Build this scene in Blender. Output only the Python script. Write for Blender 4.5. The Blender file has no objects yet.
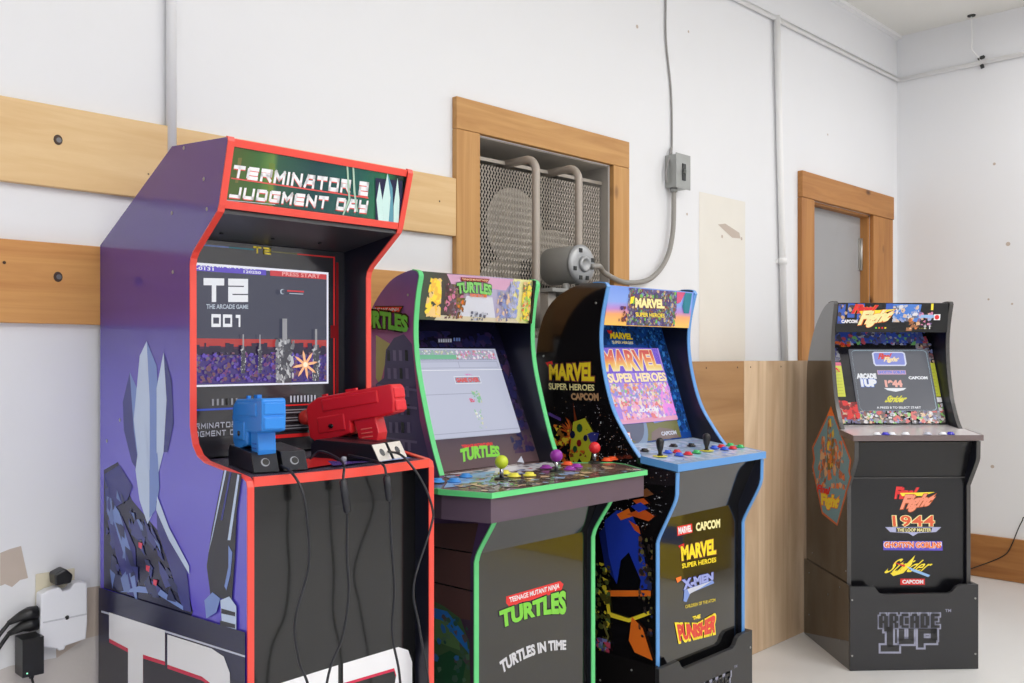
import bpy, bmesh, math, random
from mathutils import Vector, Matrix
S = bpy.context.scene
COL = S.collection
# ------------------------------------------------------------------ camera (height 1.24 m, looking 44.8 deg from the long wall)
HEAD = math.radians(44.8); CAMH = 1.24; FPX = 918.0
FW = Vector((math.cos(HEAD), math.sin(HEAD), 0)); RT = Vector((math.sin(HEAD), -math.cos(HEAD), 0))
cam = bpy.data.cameras.new('camera'); camo = bpy.data.objects.new('camera', cam); COL.objects.link(camo)
camo.location = (0, 0, CAMH); camo.rotation_euler = (math.pi/2, 0, HEAD - math.pi/2)
cam.sensor_width = 36; cam.lens = FPX/1024*36; cam.shift_y = 13.5/1024; cam.clip_start = .05
S.camera = camo
S.view_settings.view_transform = 'Standard'; S.view_settings.look = 'None'
S.view_settings.gamma = 1; S.view_settings.use_curve_mapping = False
try:
    S.cycles.max_bounces = 10; S.cycles.diffuse_bounces = 5; S.cycles.glossy_bounces = 4
    S.cycles.use_denoising = True; S.cycles.sample_clamp_indirect = 4
except Exception: pass

# ------------------------------------------------------------------ materials
def lin(c):
    f = lambda v: (v/255/12.92 if v/255 <= .04045 else ((v/255+.055)/1.055)**2.4)
    return (f(c[0]), f(c[1]), f(c[2]), 1)
MATS = {}
def mat(name, rgb, rough=.5, metal=0, emit=0, spec=.5, coat=0, bump=0, bscale=80, vary=0, vscale=6, coat_rough=.03):
    if name in MATS: return MATS[name]
    m = bpy.data.materials.new(name); m.use_nodes = True; nt = m.node_tree; b = nt.nodes['Principled BSDF']
    c = lin(rgb)
    if emit: b.inputs['Base Color'].default_value = (c[0]*.15, c[1]*.15, c[2]*.15, 1)
    else: b.inputs['Base Color'].default_value = c
    b.inputs['Roughness'].default_value = rough
    b.inputs['Metallic'].default_value = metal; b.inputs['Specular IOR Level'].default_value = spec
    b.inputs['Coat Weight'].default_value = coat; b.inputs['Coat Roughness'].default_value = coat_rough
    if emit: b.inputs['Emission Color'].default_value = c; b.inputs['Emission Strength'].default_value = emit
    tc = nt.nodes.new('ShaderNodeTexCoord')
    if vary:
        n = nt.nodes.new('ShaderNodeTexNoise'); n.inputs['Scale'].default_value = vscale; n.inputs['Detail'].default_value = 6
        mx = nt.nodes.new('ShaderNodeMix'); mx.data_type = 'RGBA'; nt.links.new(tc.outputs['Object'], n.inputs['Vector'])
        mx.inputs[6].default_value = tuple(v*(1-vary) for v in c[:3])+(1,); mx.inputs[7].default_value = tuple(min(1, v*(1+vary)) for v in c[:3])+(1,)
        nt.links.new(n.outputs['Fac'], mx.inputs[0]); nt.links.new(mx.outputs[2], b.inputs['Base Color'])
        if emit: nt.links.new(mx.outputs[2], b.inputs['Emission Color'])
    if bump:
        n = nt.nodes.new('ShaderNodeTexNoise'); n.inputs['Scale'].default_value = bscale; n.inputs['Detail'].default_value = 4
        bp = nt.nodes.new('ShaderNodeBump'); bp.inputs['Strength'].default_value = bump; bp.inputs['Distance'].default_value = .003
        nt.links.new(tc.outputs['Object'], n.inputs['Vector']); nt.links.new(n.outputs['Fac'], bp.inputs['Height']); nt.links.new(bp.outputs['Normal'], b.inputs['Normal'])
    MATS[name] = m; return m
def ramp_mat(name, stops, axis='Z', lo=0, hi=1, rough=.3, coat=0, emit=0, noise=0, spec=.5):
    """a printed colour blend along one object axis (ink of the artwork itself)"""
    if name in MATS: return MATS[name]
    m = bpy.data.materials.new(name); m.use_nodes = True; nt = m.node_tree; b = nt.nodes['Principled BSDF']
    tc = nt.nodes.new('ShaderNodeTexCoord'); sp = nt.nodes.new('ShaderNodeSeparateXYZ'); mr = nt.nodes.new('ShaderNodeMapRange'); r = nt.nodes.new('ShaderNodeValToRGB')
    nt.links.new(tc.outputs['Object'], sp.inputs[0]); nt.links.new(sp.outputs[axis], mr.inputs[0])
    mr.inputs[1].default_value = lo; mr.inputs[2].default_value = hi
    src = mr.outputs[0]
    if noise:
        n = nt.nodes.new('ShaderNodeTexNoise'); n.inputs['Scale'].default_value = 9; n.inputs['Detail'].default_value = 5
        ma = nt.nodes.new('ShaderNodeMath'); ma.operation = 'MULTIPLY_ADD'; ma.inputs[1].default_value = noise
        nt.links.new(tc.outputs['Object'], n.inputs['Vector']); nt.links.new(n.outputs['Fac'], ma.inputs[0])
        ms = nt.nodes.new('ShaderNodeMath'); ms.operation = 'SUBTRACT'; ms.inputs[1].default_value = noise*.5
        nt.links.new(mr.outputs[0], ms.inputs[0]); nt.links.new(ms.outputs[0], ma.inputs[2]); src = ma.outputs[0]
    nt.links.new(src, r.inputs[0])
    e = r.color_ramp.elements
    while len(e) > 1: e.remove(e[-1])
    e[0].position = stops[0][0]; e[0].color = lin(stops[0][1])
    for p, c in stops[1:]:
        q = e.new(p); q.color = lin(c)
    if emit > .5: b.inputs['Base Color'].default_value = (.05, .05, .05, 1)
    else: nt.links.new(r.outputs[0], b.inputs['Base Color'])
    b.inputs['Roughness'].default_value = rough; b.inputs['Coat Weight'].default_value = coat
    b.inputs['Specular IOR Level'].default_value = spec
    if emit: nt.links.new(r.outputs[0], b.inputs['Emission Color']); b.inputs['Emission Strength'].default_value = emit
    MATS[name] = m; return m
def wood(name, c1, c2, knot, axis=0, rough=.55, grain=14, coat=0, kn=1.0, ks=2.6):
    if name in MATS: return MATS[name]
    m = bpy.data.materials.new(name); m.use_nodes = True; nt = m.node_tree; b = nt.nodes['Principled BSDF']; L = nt.links.new
    tc = nt.nodes.new('ShaderNodeTexCoord')
    mp = nt.nodes.new('ShaderNodeMapping'); sc = [grain]*3; sc[axis] = grain*.07; mp.inputs['Scale'].default_value = sc; L(tc.outputs['Object'], mp.inputs[0])
    n = nt.nodes.new('ShaderNodeTexNoise'); n.inputs['Scale'].default_value = 1.4; n.inputs['Detail'].default_value = 8; n.inputs['Roughness'].default_value = .6; n.inputs['Distortion'].default_value = .8
    L(mp.outputs[0], n.inputs['Vector'])
    r = nt.nodes.new('ShaderNodeValToRGB'); e = r.color_ramp.elements; e[0].position = .28; e[0].color = lin(c2); e[1].position = .72; e[1].color = lin(c1); L(n.outputs['Fac'], r.inputs[0])
    mp2 = nt.nodes.new('ShaderNodeMapping'); s2 = [ks*2]*3; s2[axis] = ks; mp2.inputs['Scale'].default_value = s2; L(tc.outputs['Object'], mp2.inputs[0])
    v = nt.nodes.new('ShaderNodeTexVoronoi'); v.inputs['Scale'].default_value = 1.3; L(mp2.outputs[0], v.inputs['Vector'])
    r2 = nt.nodes.new('ShaderNodeValToRGB'); q = r2.color_ramp.elements; q[0].position = .05; q[0].color = (kn, kn, kn, 1); q[1].position = .14; q[1].color = (0, 0, 0, 1); L(v.outputs['Distance'], r2.inputs[0])
    mx = nt.nodes.new('ShaderNodeMix'); mx.data_type = 'RGBA'; L(r2.outputs[0], mx.inputs[0]); L(r.outputs[0], mx.inputs[6]); mx.inputs[7].default_value = lin(knot)
    L(mx.outputs[2], b.inputs['Base Color']); b.inputs['Roughness'].default_value = rough; b.inputs['Coat Weight'].default_value = coat
    bp = nt.nodes.new('ShaderNodeBump'); bp.inputs['Strength'].default_value = .15; bp.inputs['Distance'].default_value = .002; L(n.outputs['Fac'], bp.inputs['Height']); L(bp.outputs[0], b.inputs['Normal'])
    MATS[name] = m; return m

# ------------------------------------------------------------------ mesh builder: one MB = one mesh object
def V3(*a): return Vector(a)
def catmull(pts, n=8):
    P = [Vector(p) for p in pts]; P = [P[0]*2-P[1]]+P+[P[-1]*2-P[-2]]; out = []
    for i in range(1, len(P)-2):
        for k in range(n):
            t = k/n; a, b, c, d = P[i-1:i+3]
            out.append(.5*((2*b)+(c-a)*t+(2*a-5*b+4*c-d)*t*t+(3*b-a-3*c+d)*t**3))
    out.append(P[-2]); return out
class MB:
    def __init__(s): s.v = []; s.f = []; s.m = []; s.s = []; s.mats = []; s.w = {}; s.done = []
    def mi(s, m):
        if m not in s.mats: s.mats.append(m)
        return s.mats.index(m)
    def add(s, vs, fs, m, smooth=False, fix=True):
        o = len(s.v); s.v += [tuple(q) for q in vs]; k = s.mi(m)
        lo = len(s.f)
        for f in fs: s.f.append(tuple(i+o for i in f)); s.m.append(k); s.s.append(smooth)
        if fix: s.done.append((lo, len(s.f)))
    def box(s, a, b, m):
        x0, y0, z0 = [min(p, q) for p, q in zip(a, b)]; x1, y1, z1 = [max(p, q) for p, q in zip(a, b)]
        s.add([(x0, y0, z0), (x1, y0, z0), (x1, y1, z0), (x0, y1, z0), (x0, y0, z1), (x1, y0, z1), (x1, y1, z1), (x0, y1, z1)],
              [(0, 3, 2, 1), (4, 5, 6, 7), (0, 1, 5, 4), (1, 2, 6, 5), (2, 3, 7, 6), (3, 0, 4, 7)], m)
    def extrude(s, pts, d, m, smooth=False, sidemat=None):
        """closed planar polygon of 3D points pushed along vector d"""
        n = len(pts); d = Vector(d); P = [Vector(p) for p in pts]; Q = [p+d for p in P]
        s.add(P+Q, [tuple(range(n)), tuple(range(2*n-1, n-1, -1))]+[(i, (i+1) % n, (i+1) % n+n, i+n)[::-1] for i in range(n)], m, smooth)
    def tube(s, path, r, m, n=8, cap=True, smooth=True):
        P = [Vector(p) for p in path]; vs = []; rr = r if isinstance(r, (list, tuple)) else [r]*len(P)
        up = None
        for i, p in enumerate(P):
            t = (P[min(i+1, len(P)-1)]-P[max(i-1, 0)]).normalized()
            if up is None: up = t.orthogonal().normalized()
            up = (up-t*up.dot(t)).normalized(); w = t.cross(up)
            for k in range(n):
                a = 2*math.pi*k/n; vs.append(p+(up*math.cos(a)+w*math.sin(a))*rr[i])
        fs = [(i*n+k, i*n+(k+1) % n, (i+1)*n+(k+1) % n, (i+1)*n+k) for i in range(len(P)-1) for k in range(n)]
        if cap: fs += [tuple(range(n))[::-1], tuple((len(P)-1)*n+k for k in range(n))]
        s.add(vs, fs, m, smooth)
    def lathe(s, c, axis, prof, m, n=24, smooth=True):
        """prof: list of (distance along axis, radius)"""
        c = Vector(c); ax = Vector(axis).normalized(); u = ax.orthogonal().normalized(); w = ax.cross(u); vs = []
        for h, r in prof:
            for k in range(n):
                a = 2*math.pi*k/n; vs.append(c+ax*h+(u*math.cos(a)+w*math.sin(a))*max(r, 1e-5))
        fs = [(i*n+k, i*n+(k+1) % n, (i+1)*n+(k+1) % n, (i+1)*n+k) for i in range(len(prof)-1) for k in range(n)]
        fs += [tuple(range(n))[::-1], tuple((len(prof)-1)*n+k for k in range(n))]
        s.add(vs, fs, m, smooth)
    def sphere(s, c, r, m, n=20, h=12, sc=(1, 1, 1)):
        vs = []; c = Vector(c)
        for i in range(h+1):
            a = math.pi*i/h
            for k in range(n):
                b = 2*math.pi*k/n; vs.append(c+Vector((math.sin(a)*math.cos(b)*sc[0], math.sin(a)*math.sin(b)*sc[1], math.cos(a)*sc[2]))*r)
        s.add(vs, [(i*n+k, i*n+(k+1) % n, (i+1)*n+(k+1) % n, (i+1)*n+k)[::-1] for i in range(h) for k in range(n)], m, True)
    def build(s, name, parent=None, bevel=0, loc=None, rotz=0, **tags):
        me = bpy.data.meshes.new(name); me.from_pydata(s.v, [], s.f)
        for m in s.mats: me.materials.append(m)
        me.polygons.foreach_set('material_index', s.m); me.polygons.foreach_set('use_smooth', s.s)
        me.update()
        o = bpy.data.objects.new(name, me); COL.objects.link(o)
        if parent is not None: o.parent = parent
        if loc is not None: o.location = loc; o.rotation_euler = (0, 0, rotz)
        if bevel:
            b = o.modifiers.new('bevel', 'BEVEL'); b.width = bevel; b.segments = 2; b.limit_method = 'ANGLE'; b.angle_limit = math.radians(40)
        if any(s.s):
            pass
        for k, v in tags.items(): o[k] = v
        return o
def thing(name, label, cat, loc=(0, 0, 0), rotz=0, group=None):
    o = bpy.data.objects.new(name, None); COL.objects.link(o); o.location = loc; o.rotation_euler = (0, 0, rotz); o.empty_display_size = .1
    o['label'] = label; o['category'] = cat
    if group: o['group'] = group
    return o

# ------------------------------------------------------------------ flat printed panels: artwork drawn in the panel's own plane
class Panel:
    def __init__(s, mb, O, ux, uy, n, root=(0, 0, 0), rotz=0):
        s.mb = mb; s.O = Vector(O); s.ux = Vector(ux).normalized(); s.uy = Vector(uy).normalized(); s.n = Vector(n).normalized()
        R = Matrix.Rotation(-rotz, 3, 'Z'); s.c = R @ (Vector((0, 0, CAMH))-Vector(root)); s.R = R; s.off = .0003; s.lim = (-9, 9)
    def uv(s, px, py):
        """where the line of sight through a photo point meets this panel"""
        d = s.R @ (FW+RT*((px-512)/FPX)+Vector((0, 0, (355-py)/FPX)))
        t = (s.O-s.c).dot(s.n)/d.dot(s.n); p = s.c+d*t-s.O
        return (min(s.lim[1], max(s.lim[0], p.dot(s.ux))), p.dot(s.uy))
    def p(s, u, v, off=None): return s.O+s.ux*u+s.uy*v+s.n*(s.off if off is None else off)
    def up(s, k=1): s.off += .00012*k
    def poly(s, uvs, m, step=True):
        P = [s.p(*q) for q in uvs]
        a = sum(uvs[i][0]*uvs[(i+1) % len(uvs)][1]-uvs[(i+1) % len(uvs)][0]*uvs[i][1] for i in range(len(uvs)))
        flip = (a < 0) != (s.ux.cross(s.uy).dot(s.n) < 0)
        idx = tuple(range(len(P))); s.mb.add(P, [idx[::-1] if flip else idx], m, fix=False)
        if step: s.up()
    def pp(s, pxs, m, step=True): s.poly([s.uv(*q) for q in pxs], m, step)
    def rect(s, u0, v0, u1, v1, m): s.poly([(u0, v0), (u1, v0), (u1, v1), (u0, v1)], m)
    def disc(s, u, v, r, m, n=20, ry=None, step=True):
        s.poly([(u+r*math.cos(2*math.pi*k/n), v+(ry or r)*math.sin(2*math.pi*k/n)) for k in range(n)], m, step)
    def pline(s, pts, w, m):
        for a, b in zip(pts, pts[1:]):
            dx, dy = b[0]-a[0], b[1]-a[1]; L = math.hypot(dx, dy) or 1; ex, ey = dx/L*w/2, dy/L*w/2
            s.poly([(a[0]-ex-ey, a[1]-ey+ex), (b[0]+ex-ey, b[1]+ey+ex), (b[0]+ex+ey, b[1]+ey-ex), (a[0]-ex+ey, a[1]-ey-ex)], m, False)
        s.up()
def bil(q, s, t):
    (ax, ay), (bx, by), (cx, cy), (dx, dy) = q     # TL TR BR BL
    top = (ax+(bx-ax)*s, ay+(by-ay)*s); bot = (dx+(cx-dx)*s, dy+(cy-dy)*s)
    return (bot[0]+(top[0]-bot[0])*t, bot[1]+(top[1]-bot[1])*t)
_T = {}
def glyphs(txt, bold=0, spacing=1.0):
    k = (txt, bold, spacing)
    if k in _T: return _T[k]
    cu = bpy.data.curves.new('t', 'FONT'); cu.body = txt; cu.offset = bold; cu.fill_mode = 'FRONT'; cu.space_character = spacing; cu.resolution_u = 3
    o = bpy.data.objects.new('t', cu); COL.objects.link(o); bpy.context.view_layer.update()
    me = bpy.data.meshes.new_from_object(o.evaluated_get(bpy.context.evaluated_depsgraph_get()))
    vs = [(v.co.x, v.co.y) for v in me.vertices]; fs = [tuple(p.vertices) for p in me.polygons]
    bpy.data.objects.remove(o); bpy.data.curves.remove(cu); bpy.data.meshes.remove(me)
    x0 = min(v[0] for v in vs); x1 = max(v[0] for v in vs); y0 = min(v[1] for v in vs); y1 = max(v[1] for v in vs)
    _T[k] = ([((x-x0)/(x1-x0), (y-y0)/(y1-y0)) for x, y in vs], fs); return _T[k]
def text(P, txt, quad, m, bold=.02, spacing=1.0, shear=0, arch=0, warp=None, px=True, outline=None, grow=.06):
    q = [P.uv(*c) for c in quad] if px else quad
    if outline is not None:
        text(P, txt, [bil(q, -grow*.25, 1+grow), bil(q, 1+grow*.25, 1+grow), bil(q, 1+grow*.25, -grow), bil(q, -grow*.25, -grow)], outline, bold+.045, spacing, shear, arch, warp, False)
    vs, fs = glyphs(txt, bold, spacing)
    out = []
    for a, b in vs:
        if warp: a, b = warp(a, b)
        b += arch*(1-(2*a-1)**2); a += shear*(b-.5)
        out.append(P.p(*bil(q, a, b)))
    # orientation
    u = P.ux.cross(P.uy).dot(P.n)
    area = sum(q[i][0]*q[(i+1) % 4][1]-q[(i+1) % 4][0]*q[i][1] for i in range(4))
    if (u < 0) != (area > 0): fs = [f[::-1] for f in fs]
    P.mb.add(out, fs, m, fix=False); P.up()
STROKE = {'T': [[(0, 1), (1, 1)], [(.5, 1), (.5, 0)]], 'E': [[(1, 1), (.12, 1), (0, .85), (0, .15), (.12, 0), (1, 0)], [(0, .5), (.95, .5)]],
 'R': [[(0, 0), (0, .55), (1, .55), (1, 1), (0, 1)], [(.55, .55), (1, 0)]], 'M': [[(0, 0), (0, 1), (.5, .3), (1, 1), (1, 0)]], 'I': [[(0, 0), (0, 1)]],
 'N': [[(0, 0), (0, 1), (1, 0), (1, 1)]], 'A': [[(0, 0), (.3, 1), (1, 1), (1, 0)], [(.2, .4), (1, .4)]], 'O': [[(0, 0), (0, 1), (1, 1), (1, 0), (0, 0)]],
 '2': [[(0, 1), (1, 1), (1, .5), (0, .5), (0, 0), (1, 0)]], 'J': [[(1, 1), (1, 0), (0, 0), (0, .2)]], 'U': [[(0, 1), (0, .12), (.12, 0), (1, 0), (1, 1)]],
 'D': [[(0, 0), (0, 1), (.85, 1), (1, .85), (1, .15), (.85, 0), (0, 0)]], 'G': [[(1, 1), (.12, 1), (0, .88), (0, .12), (.12, 0), (1, 0), (1, .5), (.5, .5)]],
 'Y': [[(0, 1), (0, .5), (1, .5)], [(1, 1), (1, 0), (.2, 0)]], '0': [[(0, 0), (0, 1), (1, 1), (1, 0), (0, 0)]], '1': [[(.2, 1), (.6, 1), (.6, 0)]]}
def strokes(P, txt, quad, m, w=.2, px=True, gap=.32, shift=(0, 0), aspect=.9):
    """square techno lettering drawn as thick bars; quad is TL TR BR BL"""
    q = [P.uv(*c) for c in quad] if px else quad
    adv = [(.0 if c == 'I' else .35 if c == ' ' else 1.0) for c in txt]
    tot = sum(adv)+(gap+.2)*(len(txt)-1)+w; x = w/2
    for ch, a in zip(txt, adv):
        for pl in STROKE.get(ch, []):
            for (x0, y0), (x1, y1) in zip(pl, pl[1:]):
                X0, X1 = x+x0*max(a, .001), x+x1*max(a, .001); Y0, Y1 = w/2+y0*(1-w), w/2+y1*(1-w)
                hx, hy = w/2*.9, w/2
                if math.hypot(x1-x0, y1-y0) < .3: hx *= .2; hy *= .2
                dx, dy = (X1-X0), (Y1-Y0)*1.0; L = math.hypot(dx, dy) or 1; dx /= L; dy /= L
                c = [(X0-dx*hx-dy*hx, Y0-dy*hy+dx*hy), (X1+dx*hx-dy*hx, Y1+dy*hy+dx*hy), (X1+dx*hx+dy*hx, Y1+dy*hy-dx*hy), (X0-dx*hx+dy*hx, Y0-dy*hy-dx*hy)]
                P.poly([bil(q, (cx+shift[0])/tot, cy+shift[1]) for cx, cy in c], m, False)
        x += a+gap+.2
    P.up()
def muted(pal, k):
    out = []
    def tone(m):
        b = m.node_tree.nodes['Principled BSDF']; e = b.inputs['Emission Strength'].default_value
        return b.inputs['Emission Color' if e else 'Base Color'].default_value, e
    mean = [sum(tone(m)[0][i] for m in pal)/len(pal) for i in range(3)]
    for m in pal:
        c, e = tone(m)
        rgb = [c[i]*(1-k)+mean[i]*k for i in range(3)]; key = 'mix_'+'_'.join('%02d' % round(v*60) for v in rgb)+('_lit%d' % round(e*10) if e else '')
        if key not in MATS:
            q = m.copy(); q.name = key; qb = q.node_tree.nodes['Principled BSDF']
            qb.inputs['Base Color'].default_value = (*[v*(.15 if e else 1) for v in rgb], 1)
            if e: qb.inputs['Emission Color'].default_value = (*rgb, 1)
            MATS[key] = q
        out.append(MATS[key])
    return out
def blobs(P, quad, pal, n, size, seed=1, px=True, sides=(3, 7), squash=1.0, mute=.35):
    """loose patches of ink scattered over part of a print"""
    q = [P.uv(*c) for c in quad] if px else quad
    pal = muted(pal, mute); n = int(n*1.5); size *= .8
    rnd = random.Random(seed); W = math.dist(q[0], q[1]); Hh = math.dist(q[0], q[3])
    for i in range(n):
        cs, ct = rnd.random(), rnd.random(); r = size*(.45+rnd.random()*.9); k = rnd.randint(*sides); a0 = rnd.random()*6.28
        pts = []
        for j in range(k):
            a = a0+6.283*j/k; rr = r*(.55+rnd.random()*.6)
            pts.append(bil(q, min(1, max(0, cs+math.cos(a)*rr/W)), min(1, max(0, ct+math.sin(a)*rr*squash/Hh))))
        P.poly(pts, rnd.choice(pal), False); P.off += .000003
    P.up()
PIX = {'A': ['01110', '11011', '11011', '11111', '11011', '11011'], 'R': ['11110', '11011', '11011', '11110', '11011', '11011'], 'C': ['01111', '11000', '11000', '11000', '11000', '01111'],
 'D': ['11110', '11011', '11011', '11011', '11011', '11110'], 'E': ['11111', '11000', '11110', '11000', '11000', '11111']}
def arcade_logo(P, quad, light, dark, px=True):
    """ARCADE over 1UP in blocky letters: outline cells and the dark cells inside them"""
    q = [P.uv(*c) for c in quad] if px else quad
    cells = set()
    for i, ch in enumerate('ARCADE'):
        for r, row in enumerate(PIX[ch]):
            for c, b in enumerate(row):
                if b == '1': cells.add((i*6+c, 23-r*1.33))
    W, Hh = 37.0, 26.0
    rects = [(x, y-1.33, x+1, y) for x, y in cells]
    big = [(3, 13, 7, 15.5), (4.5, 4, 8, 15.5), (1, 1.5, 11.5, 5), (11.5, 8, 14.5, 14.5), (11.5, 5.8, 20, 8.6), (17, 8, 20, 14.5), (22.5, 3.8, 25.7, 14.5), (25, 11.8, 33, 14.5), (30, 8, 33.5, 14.5), (25, 6.3, 33, 9)]
    for (rs, m, g) in ((rects+big, light, 1.0), (rects+big, dark, -.06)):
        for x0, y0, x1, y1 in rs:
            gg = (.08 if y0 > 15 else .1) if g < 0 else (.85 if y0 > 15 else 1.2)
            P.poly([bil(q, (x0-gg)/W, (y0-gg)/Hh), bil(q, (x1+gg)/W, (y0-gg)/Hh), bil(q, (x1+gg)/W, (y1+gg)/Hh), bil(q, (x0-gg)/W, (y1+gg)/Hh)], m, False)
        P.up(2)
# ================================================================== THE ROOM
PAINT = mat('wall_paint', (232, 233, 236), .6, bump=.25, bscale=14, vary=.015, vscale=3)
PAINT2 = mat('ceiling_paint', (236, 235, 230), .7, vary=.02)
CREAM = mat('old_cream_paint', (230, 226, 217), .6, vary=.03, vscale=8)
BARE = mat('bare_gypsum', (196, 182, 170), .85, vary=.08, vscale=12, bump=.3)
BARE2 = mat('rough_plaster', (206, 200, 196), .85, vary=.06, vscale=9, bump=.4, bscale=30)
FLOORM = mat('concrete_floor_paint', (222, 222, 222), .28, vary=.05, vscale=2.2, bump=.05, bscale=20)
YW = 2.227; XR = 5.5; ZC = 3.135
WX0, WX1, WZ0, WZ1 = 2.072, 2.775, 1.30, 1.968      # fan opening
DX0, DX1, DZ1 = 4.41, 5.115, 2.03                  # door opening
mb = MB(); T = .16
for a, b in (((-1.8, 0), (WX0, ZC)), ((WX0, 0), (WX1, WZ0)), ((WX0, WZ1), (WX1, ZC)), ((WX1, 0), (DX0, ZC)), ((DX0, DZ1), (DX1, ZC)), ((DX1, 0), (XR, ZC))):
    mb.box((a[0], YW, a[1]), (b[0], YW+T, b[1]), PAINT)
P = Panel(mb, (0, YW, 0), (1, 0, 0), (0, 0, 1), (0, -1, 0))
P.pp([(0, 553), (10, 549), (21, 546), (24, 560), (28, 578), (20, 580), (12, 587), (5, 584), (0, 586)], BARE)
P.poly([(.735, .688), (.79, .695), (.93, .69), (.94, .4), (.76, .4), (.757, .6)], BARE)
P.poly([(.56, .53), (.66, .55), (.76, .545), (.82, .575), (.95, .58), (.95, .0), (.56, .0)], BARE2)
P.rect(3.392, 1.0, 3.772, 1.948, CREAM)
for (x, z, r) in ((3.30, 1.84, .006), (3.575, 1.77, .008), (3.74, 1.775, .008), (2.95, 2.55, .008), (3.31, 2.62, .006), (4.6, 2.4, .006)): P.disc(x, z, r, BARE, 8)
P.poly([(3.54, 1.82), (3.6, 1.83), (3.72, 1.80), (3.73, 1.775), (3.66, 1.772)], BARE)
mb.build('wall_back', kind='structure')
mb = MB(); mb.box((XR, -3.2, 0), (XR+.16, YW+T, ZC), PAINT)
P = Panel(mb, (XR, 0, 0), (0, 1, 0), (0, 0, 1), (-1, 0, 0))
for (y, z, r) in ((1.70, .62, .010), (1.72, 1.55, .006), (1.6, 1.52, .006), (1.62, 1.85, .012), (1.69, 2.3, .008)): P.disc(y, z, r, BARE, 8)
mb.build('wall_right', kind='structure')
mb = MB(); mb.box((-1.96, -3.2, 0), (-1.8, YW+T, ZC), PAINT); mb.build('wall_left', kind='structure')
mb = MB(); mb.box((-1.96, -3.36, 0), (XR+.16, -3.2, ZC), PAINT); mb.build('wall_front', kind='structure')
mb = MB(); mb.box((-1.96, -3.36, -.1), (XR+.16, YW+T, 0), FLOORM); mb.build('floor', kind='structure')
mb = MB(); mb.box((-1.96, -3.36, ZC), (XR+.16, YW+T, ZC+.1), PAINT2); mb.build('ceiling', kind='structure')
WB = wood('pine_base', (176, 122, 66), (140, 88, 42), (90, 52, 24), axis=1, rough=.4)
mb = MB(); mb.box((XR-.02, -3.2, .002), (XR, YW, .235), WB); mb.build('baseboard_right', bevel=.002, kind='structure')
# fan opening: recess box and timber frame
PINE = wood('frame_pine', (206, 158, 98), (178, 126, 68), (96, 56, 28), axis=0, grain=18)
PINEV = wood('frame_pine_upright', (206, 158, 98), (178, 126, 68), (96, 56, 28), axis=2, grain=18)
SHEET = mat('dusty_galvanised_sheet', (184, 178, 170), .6, .3, vary=.2, vscale=8)
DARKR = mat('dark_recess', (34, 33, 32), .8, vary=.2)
r = thing('window_1', 'pine-framed square opening in the white wall holding the exhaust fan', 'window'); r['kind'] = 'structure'
del r['category']; del r['label']
mb = MB(); d1 = .30
mb.box((WX0-.01, YW+T, WZ1), (WX1+.01, YW+d1, WZ1+.01), SHEET); mb.box((WX0-.01, YW+T, WZ0-.01), (WX1+.01, YW+d1, WZ0), SHEET)
mb.box((WX0-.01, YW+T, WZ0), (WX0, YW+d1, WZ1), SHEET); mb.box((WX1, YW+T, WZ0), (WX1+.01, YW+d1, WZ1), SHEET)
mb.box((WX0-.01, YW+.004, WZ1-.004), (WX1, YW+d1, WZ1), SHEET); mb.box((WX1-.004, YW+.004, WZ0), (WX1, YW+d1, WZ1), SHEET)
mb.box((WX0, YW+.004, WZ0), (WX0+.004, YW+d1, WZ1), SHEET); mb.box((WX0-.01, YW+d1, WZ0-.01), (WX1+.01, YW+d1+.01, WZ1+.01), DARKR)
mb.build('recess_lining', r)
mb = MB(); mb.box((1.968, YW-.022, 1.97), (2.873, YW, 2.073), PINE); mb.build('frame_head', r, bevel=.002)
mb = MB(); mb.box((1.968, YW-.022, 1.25), (2.072, YW, 1.969), PINEV); mb.build('frame_side', r, bevel=.002)
mb = MB(); mb.box((2.775, YW-.022, 1.25), (2.873, YW, 1.969), PINEV); mb.build('frame_side', r, bevel=.002)
# the exhaust fan
MESHM = mat('expanded_metal', (168, 160, 150), .5, .4, vary=.1)
BARM = mat('grey_painted_tube', (170, 160, 150), .45, .2, vary=.08)
MOT = mat('motor_grey', (158, 158, 155), .45, .2, vary=.1, vscale=10)
MOTD = mat('motor_dark', (52, 54, 54), .5, .3)
f = thing('exhaust_fan', 'grey wall exhaust fan with motor and hoop bars behind expanded metal mesh', 'fan', (2.42, YW+.08, 1.31))
fo = Vector((2.42, YW+.08, 1.31))
def FB(mb, name, par, **k):
    mb.v = [tuple(Vector(v)-fo) for v in mb.v]; return mb.build(name, par, **k)
mb = MB(); YM = YW+.035; sw, sh = .0140, .0235; w = .0020
z1 = 1.905
nx = int((WX1-WX0-.01)/sw); nz = int((z1-WZ0)/sh)
for j in range(nz):
    for i in range(nx):
        x = WX0+.006+i*sw; z = WZ0+j*sh
        for (a, b) in (((x, z+sh/2), (x+sw/2, z+sh)), ((x+sw/2, z+sh), (x+sw, z+sh/2)), ((x+sw, z+sh/2), (x+sw/2, z)), ((x+sw/2, z), (x, z+sh/2))):
            dx, dz = b[0]-a[0], b[1]-a[1]; L = math.hypot(dx, dz); nxn, nzn = -dz/L*w, dx/L*w
            mb.add([(a[0]-nxn, YM, a[1]-nzn), (b[0]-nxn, YM, b[1]-nzn), (b[0]+nxn, YM+.002, b[1]+nzn), (a[0]+nxn, YM+.002, a[1]+nzn)], [(0, 1, 2, 3)], MESHM, fix=False)
for z in (WZ0, z1): mb.box((WX0+.004, YM-.002, z-.006), (WX1-.005, YM+.004, z+.006), MESHM)
guard = FB(mb, 'mesh_guard', f)
BLD = mat('fan_blade', (196, 188, 176), .55, .2, vary=.06)
hub = Vector((2.525, YW+.2, 1.56))
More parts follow.
